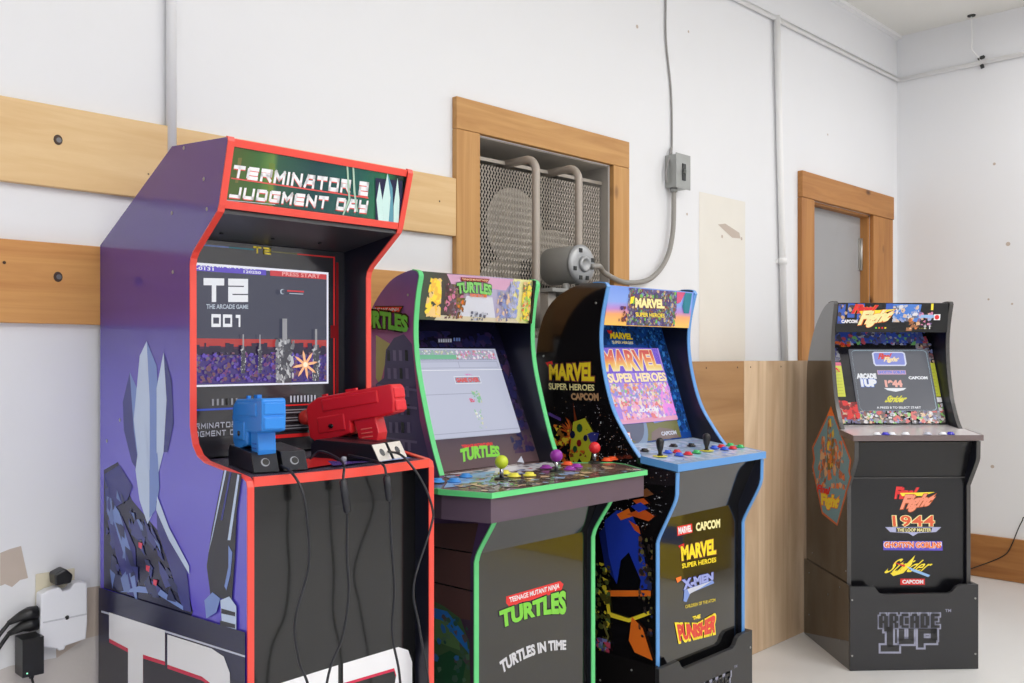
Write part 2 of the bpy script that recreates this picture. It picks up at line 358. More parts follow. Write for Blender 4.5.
for k in range(4):
    mb = MB(); a = math.radians(112+90*k); c = hub+Vector((math.cos(a)*.165, 0, math.sin(a)*.165)); rad = Vector((math.cos(a), 0, math.sin(a))); tan = Vector((-math.sin(a), .35, math.cos(a))).normalized()
    n = 28; pts = [c+rad*(.158*math.cos(6.283*i/n))+tan*((.115)*math.sin(6.283*i/n)) for i in range(n)]
    if k in (1, 2): pts = [c+(p-c)*.9 for p in pts]
    mb.extrude(pts, (0, .003, 0), BLD); FB(mb, 'blade', f)
mb = MB(); mb.lathe(hub+V3(0, .03, 0), (0, -1, 0), [(0, .03), (0, .045), (.05, .045), (.05, .02), (.12, .012)], MOTD); FB(mb, 'hub', f)
def arc_pts(p0, p1, p2, r, n=8):
    p0, p1, p2 = map(Vector, (p0, p1, p2)); a = (p0-p1).normalized(); b = (p2-p1).normalized(); out = []
    for i in range(n+1):
        t = i/n*math.pi/2; out.append(p1+a*r*(1-math.sin(t))+b*r*(1-math.cos(t)))
    return out
for (xb, zt) in ((2.255, 1.905), (2.475, 1.905)):
    mb = MB(); yf = 2.125
    pts = [Vector((xb-.0, YW+.09, zt))]+arc_pts((xb, YW+.09, zt), (xb, yf, zt), (xb, yf, 1.3), .045)+[Vector((xb, yf, 1.45)), Vector((xb, yf, 1.33))]
    mb.tube(pts, .014, BARM, 12); FB(mb, 'hoop_bar', f)
mb = MB(); mc = Vector((2.435, 2.07, 1.555))
mb.lathe(mc+V3(0, .012, 0), (0, 1, 0), [(0, .058), (0, .064), (.01, .067), (.135, .067), (.142, .06), (.15, .03), (.22, .012)], MOT, 32)
motor = FB(mb, 'motor', f)
mb = MB(); mb.lathe(mc+V3(0, .014, 0), (0, -1, 0), [(0, .069), (.008, .069), (.016, .06), (.018, .034), (.018, .0)], mat('motor_cap', (168, 170, 172), .4, .4), 32)
mb.lathe(mc+V3(0, -.003, 0), (0, -1, 0), [(0, .028), (.010, .027), (.012, .018), (.008, .016), (.008, .0)], mat('motor_cap', (168, 170, 172), .4, .4), 24)
for a in (20, 110, 200, 290, 250):
    a = math.radians(a); mb.box(mc+V3(math.cos(a)*.05-.007, -.006, math.sin(a)*.05-.007), mc+V3(math.cos(a)*.05+.007, .001, math.sin(a)*.05+.007), MOTD)
o_ = FB(mb, 'end_cap', motor)
mb = MB(); mb.box((2.30, 2.09, 1.455), (2.55, 2.21, 1.468), MOT); mb.box((2.31, 2.12, 1.34), (2.35, YW+.09, 1.456), SHEET); mb.box((2.45, 2.12, 1.34), (2.49, YW+.09, 1.456), SHEET)
mb.tube([(2.40, 2.12, 1.46), (2.40, 2.12, 1.49)], .012, MOT); mb.tube([(2.47, 2.12, 1.46), (2.47, 2.12, 1.49)], .012, MOT)
FB(mb, 'motor_bracket', f, bevel=.001)
# conduit to the switch box, switch box, thin cable above
GC = mat('flex_conduit_grey', (150, 147, 142), .5, .1)
mb = MB(); mb.tube(catmull([(2.47, 2.06, 1.548), (2.56, 2.10, 1.558), (2.68, 2.17, 1.545), (2.84, 2.2, 1.522), (3.0, 2.2, 1.545), (3.11, 2.2, 1.63), (3.158, 2.2, 1.75), (3.166, 2.2, 1.93)], 10), .010, GC, 10)
o = mb.build('flexible_conduit', label='grey flexible conduit drooping from the fan motor to the switch box', category='conduit')
f = thing('switch_box', 'small grey metal electrical switch box on the white wall right of the fan', 'electrical box', (3.19, YW, 1.93))
BX = mat('galvanised_box', (160, 162, 160), .4, .5, vary=.08, vscale=20)
mb = MB(); mb.box((-.05, -.055, 0), (.045, 0, .135), BX); mb.build('housing', f, bevel=.003)
mb = MB(); mb.box((-.053, -.059, -.004), (.049, -.054, .139), BX); mb.box((-.012, -.062, .03), (.012, -.058, .1), MOTD); mb.build('cover', f, bevel=.001)
mb = MB(); mb.box((-.006, -.075, .06), (.006, -.060, .075), BX); mb.build('toggle', f)
mb = MB(); mb.lathe((-.025, -.027, -.016), (0, 0, 1), [(0, .011), (0, .015), (.016, .015)], BX); mb.build('connector', f)
WIRE = mat('thin_grey_wire', (150, 148, 146), .5)
mb = MB(); mb.tube(catmull([(3.14, YW-.006, 3.13), (3.138, YW-.006, 2.72), (3.14, YW-.006, 2.54), (3.175, YW-.006, 2.34), (3.182, YW-.006, 2.15), (3.172, YW-.01, 2.07)], 6), .0042, WIRE, 6)
mb.tube(catmull([(3.172, YW-.01, 2.1), (3.145, YW-.02, 2.06), (3.122, YW-.02, 2.0), (3.125, YW-.02, 1.95)], 6), .0042, WIRE, 6)
mb.build('electrical_wire', label='thin grey wire running up the white wall from the switch box', category='wire')
# pipes
WP = mat('white_painted_pipe', (240, 240, 240), .4)
mb = MB(); mb.tube([(1.022, YW-.016, 3.13), (1.024, YW-.016, 1.6)], .0125, mat('grey_white_pipe', (232, 233, 235), .4), 12)
mb.build('conduit_pipe', label='vertical grey-white conduit pipe rising behind the purple cabinet', category='pipe')
mb = MB(); mb.tube([(4.027, YW-.022, 2.87), (4.06, YW-.02, 2.2), (4.117, YW-.02, 1.1)], .0155, WP, 12)
mb.tube([(4.085, YW-.02, 1.71), (4.087, YW-.02, 1.68)], .021, WP, 12); mb.box((4.055, YW-.006, 1.685), (4.135, YW, 1.705), WP)
mb.build('conduit_pipe', label='vertical white painted pipe left of the grey door', category='pipe')
mb = MB(); mb.tube([(1.8, YW-.016, 2.84), (XR-.02, YW-.016, 2.872), (XR-.016, YW-.03, 2.872), (XR-.016, -3.1, 2.88)], .0125, WP, 12)
mb.build('conduit_pipe', label='horizontal white pipe running round the top of both walls into the corner', category='pipe')
mb = MB(); mb.box((4.35, YW-.03, 3.115), (XR, YW, ZC), WP); mb.build('trim_1', kind='structure')
mb = MB()
mb.tube(catmull([(5.44, 1.79, 3.132), (5.45, 1.79, 3.0), (5.455, 1.79, 2.945), (5.47, 1.76, 2.9), (5.484, 1.75, 2.87)], 5), .0035, WP, 6)
mb.lathe((5.44, 1.79, 3.135), (0, 0, -1), [(0, .022), (.006, .02), (.008, .004)], MOTD, 12)
mb.tube([(5.484, 1.765, 2.897), (5.466, 1.735, 2.897)], .010, MOTD, 8); mb.tube([(5.48, 1.75, 2.86), (5.484, 1.745, 2.84)], .010, MOTD, 8)
mb.build('hanger_wire', label='thin white wire hanging from the ceiling to the pipe on the right wall', category='wire')
# door
DOORM = mat('grey_door_paint', (158, 158, 160), .35, vary=.02, bump=.04)
r = bpy.data.objects.new('door_1', None); COL.objects.link(r); r['kind'] = 'structure'
DW = wood('door_casing', (190, 134, 74), (156, 100, 48), (92, 54, 26), axis=0, grain=16); DWV = wood('door_casing_upright', (190, 134, 74), (156, 100, 48), (92, 54, 26), axis=2, grain=16)
mb = MB(); mb.box((DX0, YW+.045, .0), (DX1, YW+.085, DZ1-.003), DOORM); mb.build('door_leaf', r)
mb = MB(); mb.box((4.273, YW-.028, 2.031), (5.39, YW, 2.163), DW); mb.build('casing_head', r, bevel=.003)
mb = MB(); mb.box((4.273, YW-.024, 0.0), (4.409, YW, 2.03), DWV); mb.build('casing_side', r, bevel=.003)
mb = MB(); mb.box((5.116, YW-.024, 0.0), (5.384, YW, 2.03), DWV); mb.build('casing_side', r, bevel=.003)
mb = MB(); mb.box((DX0, YW, 0), (DX0+.012, YW+.16, DZ1), DWV); mb.box((DX1-.02, YW, 0), (DX1, YW+.16, DZ1), DWV); mb.box((DX0, YW, DZ1-.012), (DX1, YW+.16, DZ1), DW); mb.build('jamb', r)
mb = MB(); mb.tube([(DX1-.028, YW+.035, 1.72), (DX1-.028, YW+.035, 1.90)], .009, mat('worn_steel', (190, 188, 184), .35, .8), 8); mb.box((DX1-.05, YW+.038, 1.72), (DX1-.018, YW+.046, 1.90), mat('worn_steel', (190, 188, 184), .35, .8)); mb.build('hinge', r)
# boards on the wall
BW1 = wood('spruce_board', (232, 200, 150), (214, 174, 120), (70, 48, 34), axis=0, grain=16, ks=1.5)
BW2 = wood('pine_board', (222, 166, 98), (196, 134, 72), (52, 36, 26), axis=0, grain=18, ks=1.9)
def board(x0, x1, z0, z1, m, lab):
    mb = MB(); mb.box((x0, YW-.02, z0), (x1, YW, z1), m)
    P = Panel(mb, (0, YW-.02, 0), (1, 0, 0), (0, 0, 1), (0, -1, 0)); DK = mat('dark_knot', (70, 50, 38), .7); D2 = mat('screw_grey', (110, 110, 112), .4, .6)
    rnd = random.Random(len(lab))
    P.disc(.755, (z0+z1)/2+.015, .010, DK, 12, .012); P.disc(.757, (z0+z1)/2+.015, .006, D2, 10)
    for i in range(9): P.disc(x0+(x1-x0)*rnd.random(), z0+.02+(z1-z0-.04)*rnd.random(), .0022+.002*rnd.random(), DK, 8)
    return mb.build('wall_board', bevel=.002, label=lab, category='board')
board(-1.0, 1.968, 1.622, 1.808, BW1, 'upper pale spruce board fixed along the white wall above the purple cabinet')
board(-1.0, 1.968, 1.311, 1.495, BW2, 'lower honey-coloured pine board fixed along the wall at the far left')
# plywood boxing in front of the door
PLY1 = wood('plywood_pale', (228, 202, 170), (178, 144, 110), (140, 104, 74), axis=2, grain=7, kn=.4, ks=1.2)
PLY2 = wood('plywood_tan', (176, 136, 94), (146, 106, 68), (96, 64, 40), axis=0, grain=8, kn=.6, ks=2.0)
YP = 1.968
def ply(x0, x1, m, lab):
    mb = MB(); mb.box((x0, YP, 0.001), (x1, YP+.015, 1.215), m)
    P = Panel(mb, (0, YP, 0), (1, 0, 0), (0, 0, 1), (0, -1, 0)); D2 = mat('dark_knot', (70, 50, 38), .7)
    for x in (x0+.05, (x0+x1)/2, x1-.05): P.disc(x, 1.19, .004, D2, 8)
    return mb.build('plywood_sheet', label=lab, category='plywood')
ply(2.77, 3.325, PLY2, 'darker tan plywood sheet behind the blue-trimmed cabinet')
ply(3.327, 3.93, PLY1, 'pale stained plywood sheet standing between the two rightmost cabinets')
mb = MB(); mb.box((2.77, YP+.0155, 1.19), (3.80, YW-.03, 1.213), PLY2); mb.box((2.77, YP+.0155, 0.001), (2.83, YW-.03, 1.189), PLY2)
mb.build('plywood_ledge', label='tan plywood ledge and posts closing the gap behind the plywood sheets', category='plywood')
# outlet, tap, plugs
OW = mat('white_plastic', (236, 238, 244), .35); OC = mat('ivory_plate', (222, 214, 190), .4); BK = mat('black_plastic', (22, 22, 24), .35)
mb = MB(); mb.box((.713, YW-.006, .60), (.797, YW, .745), OC); mb.build('outlet_plate', bevel=.002, label='ivory wall outlet plate behind the white plug adapter', category='outlet')
f = thing('plug_adapter', 'white multi-outlet plug adapter on the wall left of the purple cabinet', 'power adapter', (.762, YW-.006, .57))
mb = MB()
ol = [(-.052, .02), (-.015, .008), (-.013, .002), (.0, .002), (.002, .01), (.047, .016), (.05, .055), (.05, .145), (.03, .150), (.02, .148), (.012, .136), (-.004, .136), (-.01, .146), (-.035, .142), (-.05, .136), (-.052, .06)]
mb.extrude([(x, -.036, z) for x, z in ol], (0, .034, 0), OW); mb.build('housing', f, bevel=.004)
mb = MB(); mb.box((-.046, -.038, .072), (.048, -.0355, .075), mat('plastic_seam', (205, 207, 214), .4)); mb.lathe((.005, -.036, .074), (0, -1, 0), [(0, .005), (.002, .004)], MOTD, 12); mb.build('seam', f)
mb = MB(); mb.extrude([(.758-.018, YW-.05, .722), (.758+.016, YW-.05, .722), (.758+.02, YW-.05, .74), (.758+.004, YW-.05, .757), (.758-.02, YW-.05, .748)], (0, .04, 0), BK)
mb.build('plug', bevel=.004, label='black plug pushed into the top of the white adapter', category='plug')
def plug_left(z, path, lab):
    mb = MB(); mb.tube([(.708, YW-.028, z), (.69, YW-.028, z), (.675, YW-.028, z-.002), (.648, YW-.03, z-.012)], [.015, .0155, .011, .005], BK, 12)
    mb.tube(catmull(path, 8), .0045, BK, 8); return mb.build('power_plug', label=lab, category='plug')
plug_left(.665, [(.65, YW-.03, .654), (.62, YW-.04, .62), (.605, YW-.045, .56), (.603, YW-.05, .45), (.61, YW-.05, .3)], 'upper black plug and cable in the side of the white adapter')
plug_left(.641, [(.65, YW-.03, .630), (.63, YW-.04, .61), (.61, YW-.045, .58), (.598, YW-.05, .5), (.59, YW-.05, .3)], 'lower black plug and cable in the side of the white adapter')
mb = MB(); mb.box((.668, YW-.06, .535), (.712, YW-.010, .618), BK); mb.lathe((.694, YW-.035, .535), (0, 0, -1), [(0, .007), (.012, .005)], BK, 10)
mb.tube(catmull([(.694, YW-.035, .525), (.70, YW-.04, .50), (.715, YW-.045, .47), (.72, YW-.05, .3)], 6), .0028, BK, 8)
mb.box((.676, YW-.0605, .542), (.679, YW-.0598, .545), mat('green_lamp', (150, 240, 190), .4, emit=2))
mb.build('power_supply', bevel=.002, label='black block power supply plugged beneath the two plugs', category='power adapter')
# cord by the base board
mb = MB(); mb.tube(catmull([(XR-.03, 1.2, .42), (XR-.03, 1.5, .37), (XR-.028, 1.545, .335), (XR-.028, 1.60, .19), (XR-.03, 1.64, .135), (XR-.05, 1.75, .07), (XR-.06, 1.85, .03), (XR-.1, 2.1, .006)], 6), .003, BK, 8)
mb.build('black_cord', label='thin black cord hanging over the wooden base board at far right', category='cord')
# lamps on the ceiling behind and beside the camera
LH = mat('lamp_housing', (230, 230, 228), .5); LD = mat('lamp_diffuser', (255, 252, 246), .5, emit=1.5)
LAMPS = ((-.8, -.9, .6), (1.0, -1.2, .9), (3.1, -.2, .85), (4.75, .75, .5), (1.4, .3, .35), (3.4, -2.3, 1.3), (.6, -2.4, .8))
for i, (x, y, k) in enumerate(LAMPS):
    f = thing('ceiling_light', 'long white tube light on the ceiling', 'ceiling light', (x, y, ZC), group='white tube lights on the ceiling')
    mb = MB(); mb.box((-.62, -.09, -.05), (.62, .09, -.001), LH); mb.build('housing', f, bevel=.004)
    mb = MB(); mb.box((-.6, -.075, -.056), (.6, .075, -.0505), LD); mb.build('diffuser', f)
    la = bpy.data.lights.new('tube_light', 'AREA'); la.shape = 'RECTANGLE'; la.size = 1.2; la.size_y = .15; la.energy = 34*k; la.color = (1, .985, .965)
    lo = bpy.data.objects.new('tube_light', la); COL.objects.link(lo); lo.location = (x, y, ZC-.062)
w = bpy.data.worlds.new('world'); S.world = w; w.use_nodes = True; w.node_tree.nodes['Background'].inputs[0].default_value = (.8, .85, .9, 1); w.node_tree.nodes['Background'].inputs[1].default_value = .3
S.view_settings.exposure = -0.13
# ================================================================== ARCADE CABINETS
BLK = mat('black_laminate', (17, 17, 19), .10, coat=.8, bump=.02, bscale=60)
BLKM = mat('black_matte_board', (24, 24, 28), .35)
NAVY = mat('dark_navy_interior', (16, 18, 34), .3)
SCR = mat('screw_head', (170, 170, 168), .35, .8)
def col(name, rgb, rough=.22, coat=0): return mat('ink_'+name, rgb, rough, coat=coat)
WHT = col('white', (238, 238, 242)); RED = col('red', (226, 48, 48)); YEL = col('yellow', (250, 226, 60)); ORG = col('orange', (240, 120, 40)); GRN = col('green', (120, 214, 80))
BLU = col('blue', (50, 84, 200)); LBL = col('light_blue', (150, 190, 236)); PUR = col('purple', (96, 70, 150)); INK = col('black', (14, 14, 18)); PNK = col('pink', (226, 130, 170)); GRY = col('grey', (150, 152, 160)); BRN = col('brown', (120, 74, 44)); DGR = col('dark_green', (36, 82, 54)); SIL = col('silver', (196, 200, 216)); LAV = col('lavender', (176, 178, 214)); SKN = col('sand', (236, 196, 150)); NVY = col('navy', (24, 28, 72)); MAG = col('magenta', (190, 50, 130)); TEAL = col('teal', (40, 130, 150)); DRED = col('dark_red', (130, 24, 30)); OLV = col('olive', (116, 112, 62))
def dist2(a, b): return math.hypot(a[0]-b[0], a[1]-b[1])
def smooth2(pts, n=6): return [(p.x, p.y) for p in catmull([(a, b, 0) for a, b in pts], n)]
def side_panel(root, x0, x1, prof, m, name='side_panel'):
    mb = MB(); mb.extrude([(x0, y, z) for y, z in prof], (x1-x0, 0, 0), m); return mb
def trim(root, x0, x1, path, m, name='edge_trim', t=.0025, out=1):
    """plastic edge moulding pressed round the front edge of a side panel"""
    n = len(path); vs = []
    for i, (y, z) in enumerate(path):
        a = path[max(0, i-1)]; b = path[min(n-1, i+1)]; dy, dz = b[0]-a[0], b[1]-a[1]; L = math.hypot(dy, dz) or 1
        ny, nz = -dz/L*out, dy/L*out
        for (x, k) in ((x0-.0004, -.0006), (x1+.0004, -.0006), (x1+.0004, t), (x0-.0004, t)): vs.append((x, y+ny*k, z+nz*k))
    fs = []
    for i in range(n-1):
        for k in range(4): fs.append((i*4+k, i*4+(k+1) % 4, (i+1)*4+(k+1) % 4, (i+1)*4+k))
    fs += [(0, 3, 2, 1), tuple((n-1)*4+k for k in range(4))]
    mb = MB(); mb.add(vs, fs, m); return mb.build(name, root)
def sheet(mb, x0, x1, pts, m, t=.01):
    """bent board spanning the cabinet, thickness behind (+y / down)"""
    for (a, b) in zip(pts, pts[1:]):
        dy, dz = b[0]-a[0], b[1]-a[1]; L = math.hypot(dy, dz); ny, nz = dz/L*t, -dy/L*t
        mb.extrude([(x0, a[0], a[1]), (x0, b[0], b[1]), (x0, b[0]+ny, b[1]+nz), (x0, a[0]+ny, a[1]+nz)], (x1-x0, 0, 0), m)
def screw(mb, c, n, r=.0035): mb.lathe(c, n, [(0, r), (.001, r), (.0014, r*.6)], SCR, 10)
def rootz(root, rotz, z, px, py):
    R = Matrix.Rotation(-rotz, 3, 'Z'); c = R @ (Vector((0, 0, CAMH))-Vector(root)); d = R @ (FW+RT*((px-512)/FPX)+Vector((0, 0, (355-py)/FPX)))
    t = (z-c.z)/d.z; return c+d*t

# ------------------------------------------------------------------ 1. purple light-gun cabinet
RT2 = (.848, 1.523, 0); W2 = .443
t2 = thing('arcade_cabinet', 'tall purple arcade cabinet with red edging and two light guns, leftmost of the row', 'arcade machine', RT2)
T2R = mat('red_edging', (232, 76, 64), .3)
front = [(0, .001), (0, .998), (.003, 1.008), (.012, 1.0125), (.09, 1.022), (.165, 1.030), (.193, 1.040), (.214, 1.060), (.2225, 1.084), (.2255, 1.10), (.2265, 1.420), (.2225, 1.434), (.212, 1.446), (.112, 1.516), (.106, 1.527), (.071, 1.643), (.073, 1.6495), (.078, 1.651)]
prof = front+[(.306, 1.670), (.682, 1.498), (.682, .001)]
PRINT2 = ramp_mat('purple_side_print', [(0, (84, 66, 206)), (.32, (112, 104, 216)), (.55, (96, 84, 196)), (.72, (72, 50, 146)), (1, (80, 56, 140))], 'Z', .68, 1.6, rough=.13, spec=.8)
mb = side_panel(t2, 0, .0125, prof, PRINT2)
P = Panel(mb, (0, 0, 0), (0, 1, 0), (0, 0, 1), (-1, 0, 0), RT2); P.lim = (.001, .681)
C1 = col('ice_blue', (196, 214, 244)); C2 = col('steel_blue', (120, 146, 212)); C3 = col('deep_blue', (52, 56, 134)); C4 = col('night_navy', (28, 30, 66)); C5 = col('slate_black', (34, 34, 48))
# angular pale-blue crystal form on a dark craggy base (plain stand-in for the printed picture)
P.pp([(104, 470), (118, 462), (132, 500), (170, 545), (188, 590), (193, 612), (191, 618), (104, 588)], C4)
for pts, m in (
 ([(123, 402), (130, 372), (136, 430), (140, 474), (132, 462), (124, 430)], C3), ([(130, 372), (137, 388), (142, 440), (140, 474), (134, 430)], C2),
 ([(134, 420), (140, 356), (147, 341), (150, 400), (150, 482), (140, 472)], C1), ([(147, 341), (157, 366), (160, 420), (157, 484), (150, 482), (150, 400)], C2),
 ([(157, 388), (164, 352), (167, 400), (164, 452), (157, 480)], C1), ([(164, 352), (172, 380), (174, 424), (168, 452), (164, 452), (167, 400)], C3),
 ([(140, 440), (146, 424), (150, 480), (154, 512), (148, 524), (140, 500), (136, 470)], C1), ([(150, 470), (158, 452), (160, 488), (156, 510), (150, 518)], C2)): P.pp(pts, m)
P.pp([(105, 474), (120, 465), (133, 486), (128, 500), (108, 512)], C3); P.pp([(108, 520), (122, 516), (136, 548), (138, 598), (128, 594), (118, 560)], C3)
P.pp([(112, 500), (120, 512), (134, 560), (138, 600), (136, 600), (128, 566), (114, 520)], C2); P.pp([(157, 500), (166, 524), (186, 560), (192, 612), (184, 610), (168, 560), (158, 530)], C3)
P.pp([(158, 496), (170, 528), (190, 566), (190, 574), (170, 540), (157, 510)], C1); P.pp([(120, 592), (140, 586), (160, 588), (184, 606), (184, 610), (158, 594), (138, 592)], C2)
blobs(P, [(106, 478), (150, 520), (186, 604), (108, 588)], [C3, C4, C4, C3, C2], 46, .022, 5, sides=(3, 5), squash=1.6)
for c in ((141.5, 545), (149, 568), (156.5, 582)): P.pp([(c[0]-2, c[1]-3), (c[0]+2, c[1]-2), (c[0]+1, c[1]+4), (c[0]-2, c[1]+2)], col('signal_red', (220, 60, 90)))
# dark diagonal machine-like bars at the front edge
P.pp([(225, 470), (243, 474), (238, 512), (236, 560), (233, 600), (212, 596), (208, 566), (213, 530)], C5)
P.pp([(226, 470), (228, 470), (214, 536), (210, 552)], C1); P.pp([(239, 474), (241, 475), (232, 540), (229, 540)], C1); P.pp([(231, 472), (233, 472), (224, 520), (222, 520)], C3)
P.pp([(230, 545), (234, 552), (232, 574), (228, 590), (226, 586), (230, 566)], C2); P.pp([(206, 600), (214, 592), (222, 598), (218, 612), (208, 618)], C2); P.pp([(222, 600), (231, 596), (238, 606), (238, 632), (224, 628)], C1); P.pp([(223, 608), (237, 612), (237, 616), (223, 613)], C5); P.pp([(222, 620), (237, 624), (237, 628), (222, 625)], C5)
P.pp([(100, 587), (247, 632), (247, 683), (247, 760), (100, 760)], C4); P.pp([(103, 610), (247, 655), (247, 657), (103, 612)], SIL)
P.pp([(100, 640), (247, 683), (247, 800), (100, 700)], C5)
MG = col('crimson', (206, 36, 74))
def letters(P, f, sh=(0, 0)):
    for m, dx, dy in ((MG, -.8, 4), (WHT, 0, 0)):
        q = lambda pts: [f(x, y, dx, dy) for x, y in pts]
        for pts in f.shapes: P.poly(q(pts), m)
class LF:
    pass
for m, dy in ((MG, 4), (WHT, 0)):
    P.pp([(111, 612+dy), (167, 630+dy), (167, 661+dy), (145, 654+dy), (145, 760), (130, 750), (130, 648+dy), (111, 638+dy)], m)
    P.pp([(169.5, 634+dy), (214, 648+dy), (226, 656+dy), (232, 672+dy), (233, 700), (214, 694), (212, 682+dy), (204, 676+dy), (169.5, 664+dy)], m)
for c in ((184, 148), (204, 179), (207, 209), (172, 213), (173, 272), (107, 441), (120, 420), (236, 640), (235, 673)):
    u, v = P.uv(*c); screw(mb, (0, u, v), (-1, 0, 0), .004)
mb.build('side_panel', t2, bevel=.0006)
mb = side_panel(t2, W2-.0125, W2, prof, NAVY); mb.build('side_panel', t2)
trim(t2, 0, .0125, front, T2R); trim(t2, W2-.0125, W2, front, T2R)
xi0, xi1 = .013, W2-.013
# marquee between red rails
mb = MB(); dy, dz = (.107-.071), (1.520-1.650); L = math.hypot(dy, dz); uy = (0, -dy/L, -dz/L); nn = (0, dz/L, -dy/L)
def bar(mb, v0, v1, m, off, x0=xi0, x1=xi1, t=.012):
    O = Vector((0, .107, 1.520)); U = Vector(uy); N = Vector(nn)
    c = [O+U*v0+N*off, O+U*v1+N*off, O+U*v1+N*(off-t), O+U*v0+N*(off-t)]
    mb.extrude([(x0, p.y, p.z) for p in c], (x1-x0, 0, 0), m)
bar(mb, .001, .016, T2R, .000); bar(mb, L-.016, L-.001, T2R, .000); mb.build('marquee_rail', t2, bevel=.001)
MQ = ramp_mat('green_marquee_print', [(0, (70, 92, 44)), (.12, (58, 98, 50)), (.20, (96, 130, 62)), (.23, (44, 84, 66)), (.45, (20, 62, 66)), (.75, (24, 84, 76)), (.93, (38, 110, 70)), (1, (10, 14, 22))], 'X', .03, .41, rough=.12, noise=.06, emit=.12)
mb = MB(); bar(mb, .0165, L-.0165, MQ, -.004, t=.008)
P = Panel(mb, (0, .107, 1.520), (1, 0, 0), uy, nn, RT2); P.off = -.004+.0005
P.pp([(239, 158), (243, 158), (239, 183), (236, 183)], OLV); P.pp([(270, 163), (276, 164), (272, 214), (268, 213)], col('moss', (104, 128, 56)))
for m, dy_ in ((col('lettering_red', (222, 88, 84)), 1.1), (WHT, 0)):
    strokes(P, 'TERMINATOR 2', [(235, 165+dy_), (370, 182.5+dy_), (368.5, 196.5+dy_), (232.5, 177.5+dy_)], m, .29)
    strokes(P, 'JUDGMENT DAY', [(231.5, 186.5+dy_), (369.5, 201+dy_), (367.5, 213.5+dy_), (229.5, 197.5+dy_)], m, .29)
P.pp([(232, 177.8), (369, 197.6), (369, 198.8), (232, 179)], col('lettering_red', (222, 88, 84)))
for y in (0, 1.6, 3.2): P.pp([(227, 200+y), (276-y*5, 204.5+y), (276-y*5, 205.1+y), (227, 200.6+y)], SIL)
for a in ([(347, 164), (348.6, 164), (351, 200), (344, 216), (343, 215), (349, 199)], [(353, 166), (354.6, 166), (356, 192), (358.5, 212), (357, 212), (354, 192)]): P.pp(a, col('pale_crack', (170, 200, 180)))
MW = col('mint_white', (200, 230, 226)); MT_ = col('mint_teal', (90, 150, 170))
P.pp([(376, 178), (403, 181), (403, 228), (376, 222)], C4)
for pts, m in (([(377, 200), (380, 182), (383, 200), (384, 224), (379, 222)], MW), ([(383, 200), (388, 173), (391, 198), (389, 224), (384, 224)], MW), ([(388, 173), (393, 188), (394, 226), (389, 224), (391, 198)], MT_), ([(394, 206), (398, 178), (400, 200), (399, 226), (394, 226)], MW)): P.pp(pts, m)
mb.build('marquee', t2)
# hood underside, bezel board, interior
mb = MB(); sheet(mb, xi0, xi1, [(.312, 1.486), (.112, 1.512)], mat('hood_grey', (40, 41, 46), .4), .01)
for x in (.08, .20, .32): mb.lathe((x, .25, 1.493), (0, 0, -1), [(0, .004), (.002, .004)], INK, 10)
mb.build('hood_underside', t2)
mb = MB(); sheet(mb, xi0, xi1, [(.076, 1.6495), (.306, 1.6685), (.681, 1.4965)], PRINT2, .01); mb.build('top_panel', t2)
mb = MB(); mb.box((xi0, .668, .002), (xi1, .681, 1.49), BLKM); mb.build('back_panel', t2)
BZ = mat('bezel_charcoal', (46, 46, 52), .14, spec=.7)
mb = MB(); mb.box((xi0, .312, 1.022), (xi1, .322, 1.485), BZ)
P = Panel(mb, (0, .312, 0), (1, 0, 0), (0, 0, 1), (0, -1, 0), RT2)
HZ = 1.15
P.rect(.06, 1.4715, .13, 1.4745, C2); P.rect(.13, 1.4715, .19, 1.4745, TEAL); P.rect(.23, 1.4705, .30, 1.4735, OLV); P.rect(.30, 1.470, .40, 1.473, RED)
strokes(P, 'T2', [P.uv(253, 246), P.uv(271, 248), P.uv(271, 255), P.uv(253, 253)], YEL, .26, px=False)
P.rect(.398, 1.06, .402, 1.473, RED); P.rect(.398, 1.10, .4215, 1.104, RED); P.rect(.39, 1.28, .412, 1.31, DRED); P.rect(.405, 1.03, .412, 1.46, DRED)
P.rect(.0, 1.122, .15, 1.126, BLU); P.rect(.25, 1.124, .40, 1.127, RED); P.rect(.17, 1.052, .40, 1.06, RED)
for i in range(6): P.rect(.09+i*.011, 1.132, .0945+i*.011, 1.146, GRY if i != 3 else INK)
for i in range(8): P.rect(.28+i*.009, 1.132, .2845+i*.009, 1.147, SIL)
for i in range(9): P.rect(.2, 1.066+i*.006, .36, 1.068+i*.006, GRY if i % 3 else INK)
strokes(P, 'TERMINATOR 2', [(.025, 1.096), (.165, 1.096), (.165, 1.084), (.025, 1.084)], SIL, .2, px=False)
strokes(P, 'JUDGMENT DAY', [(.025, 1.079), (.165, 1.079), (.165, 1.067), (.025, 1.067)], SIL, .2, px=False)
bz = mb.build('screen_bezel', t2)
def E(name, rgb, s=.6): return mat('lit_'+name, rgb, .15, emit=.9)
mb = MB(); x0, x1, z0, z1 = .040, .379, 1.173, 1.434
mb.box((x0, .3035, z0), (x1, .3115, z1), E('white', (240, 240, 255), .9))
P = Panel(mb, (0, .3035, 0), (1, 0, 0), (0, 0, 1), (0, -1, 0), RT2)
P.rect(x0+.003, z0+.004, x1-.005, z1-.006, E('slate_haze', (66, 68, 86), .35)); P.rect(x0+.003, 1.417, .215, 1.429, E('violet', (98, 80, 196), .8)); P.rect(.225, 1.417, x1-.006, 1.429, E('scarlet', (206, 62, 70), .8))  # grey background includes the reflection haze over the screen glass
LWT = E('letter_white', (236, 238, 244), .8); LSL = E('letter_silver', (176, 186, 200), .6)
text(P, 'TERMINATOR', [(.045, 1.4335), (.19, 1.4335), (.19, 1.427), (.045, 1.427)], LWT, px=False); text(P, '120250', [(.16, 1.425), (.202, 1.425), (.202, 1.419), (.16, 1.419)], LWT, px=False)
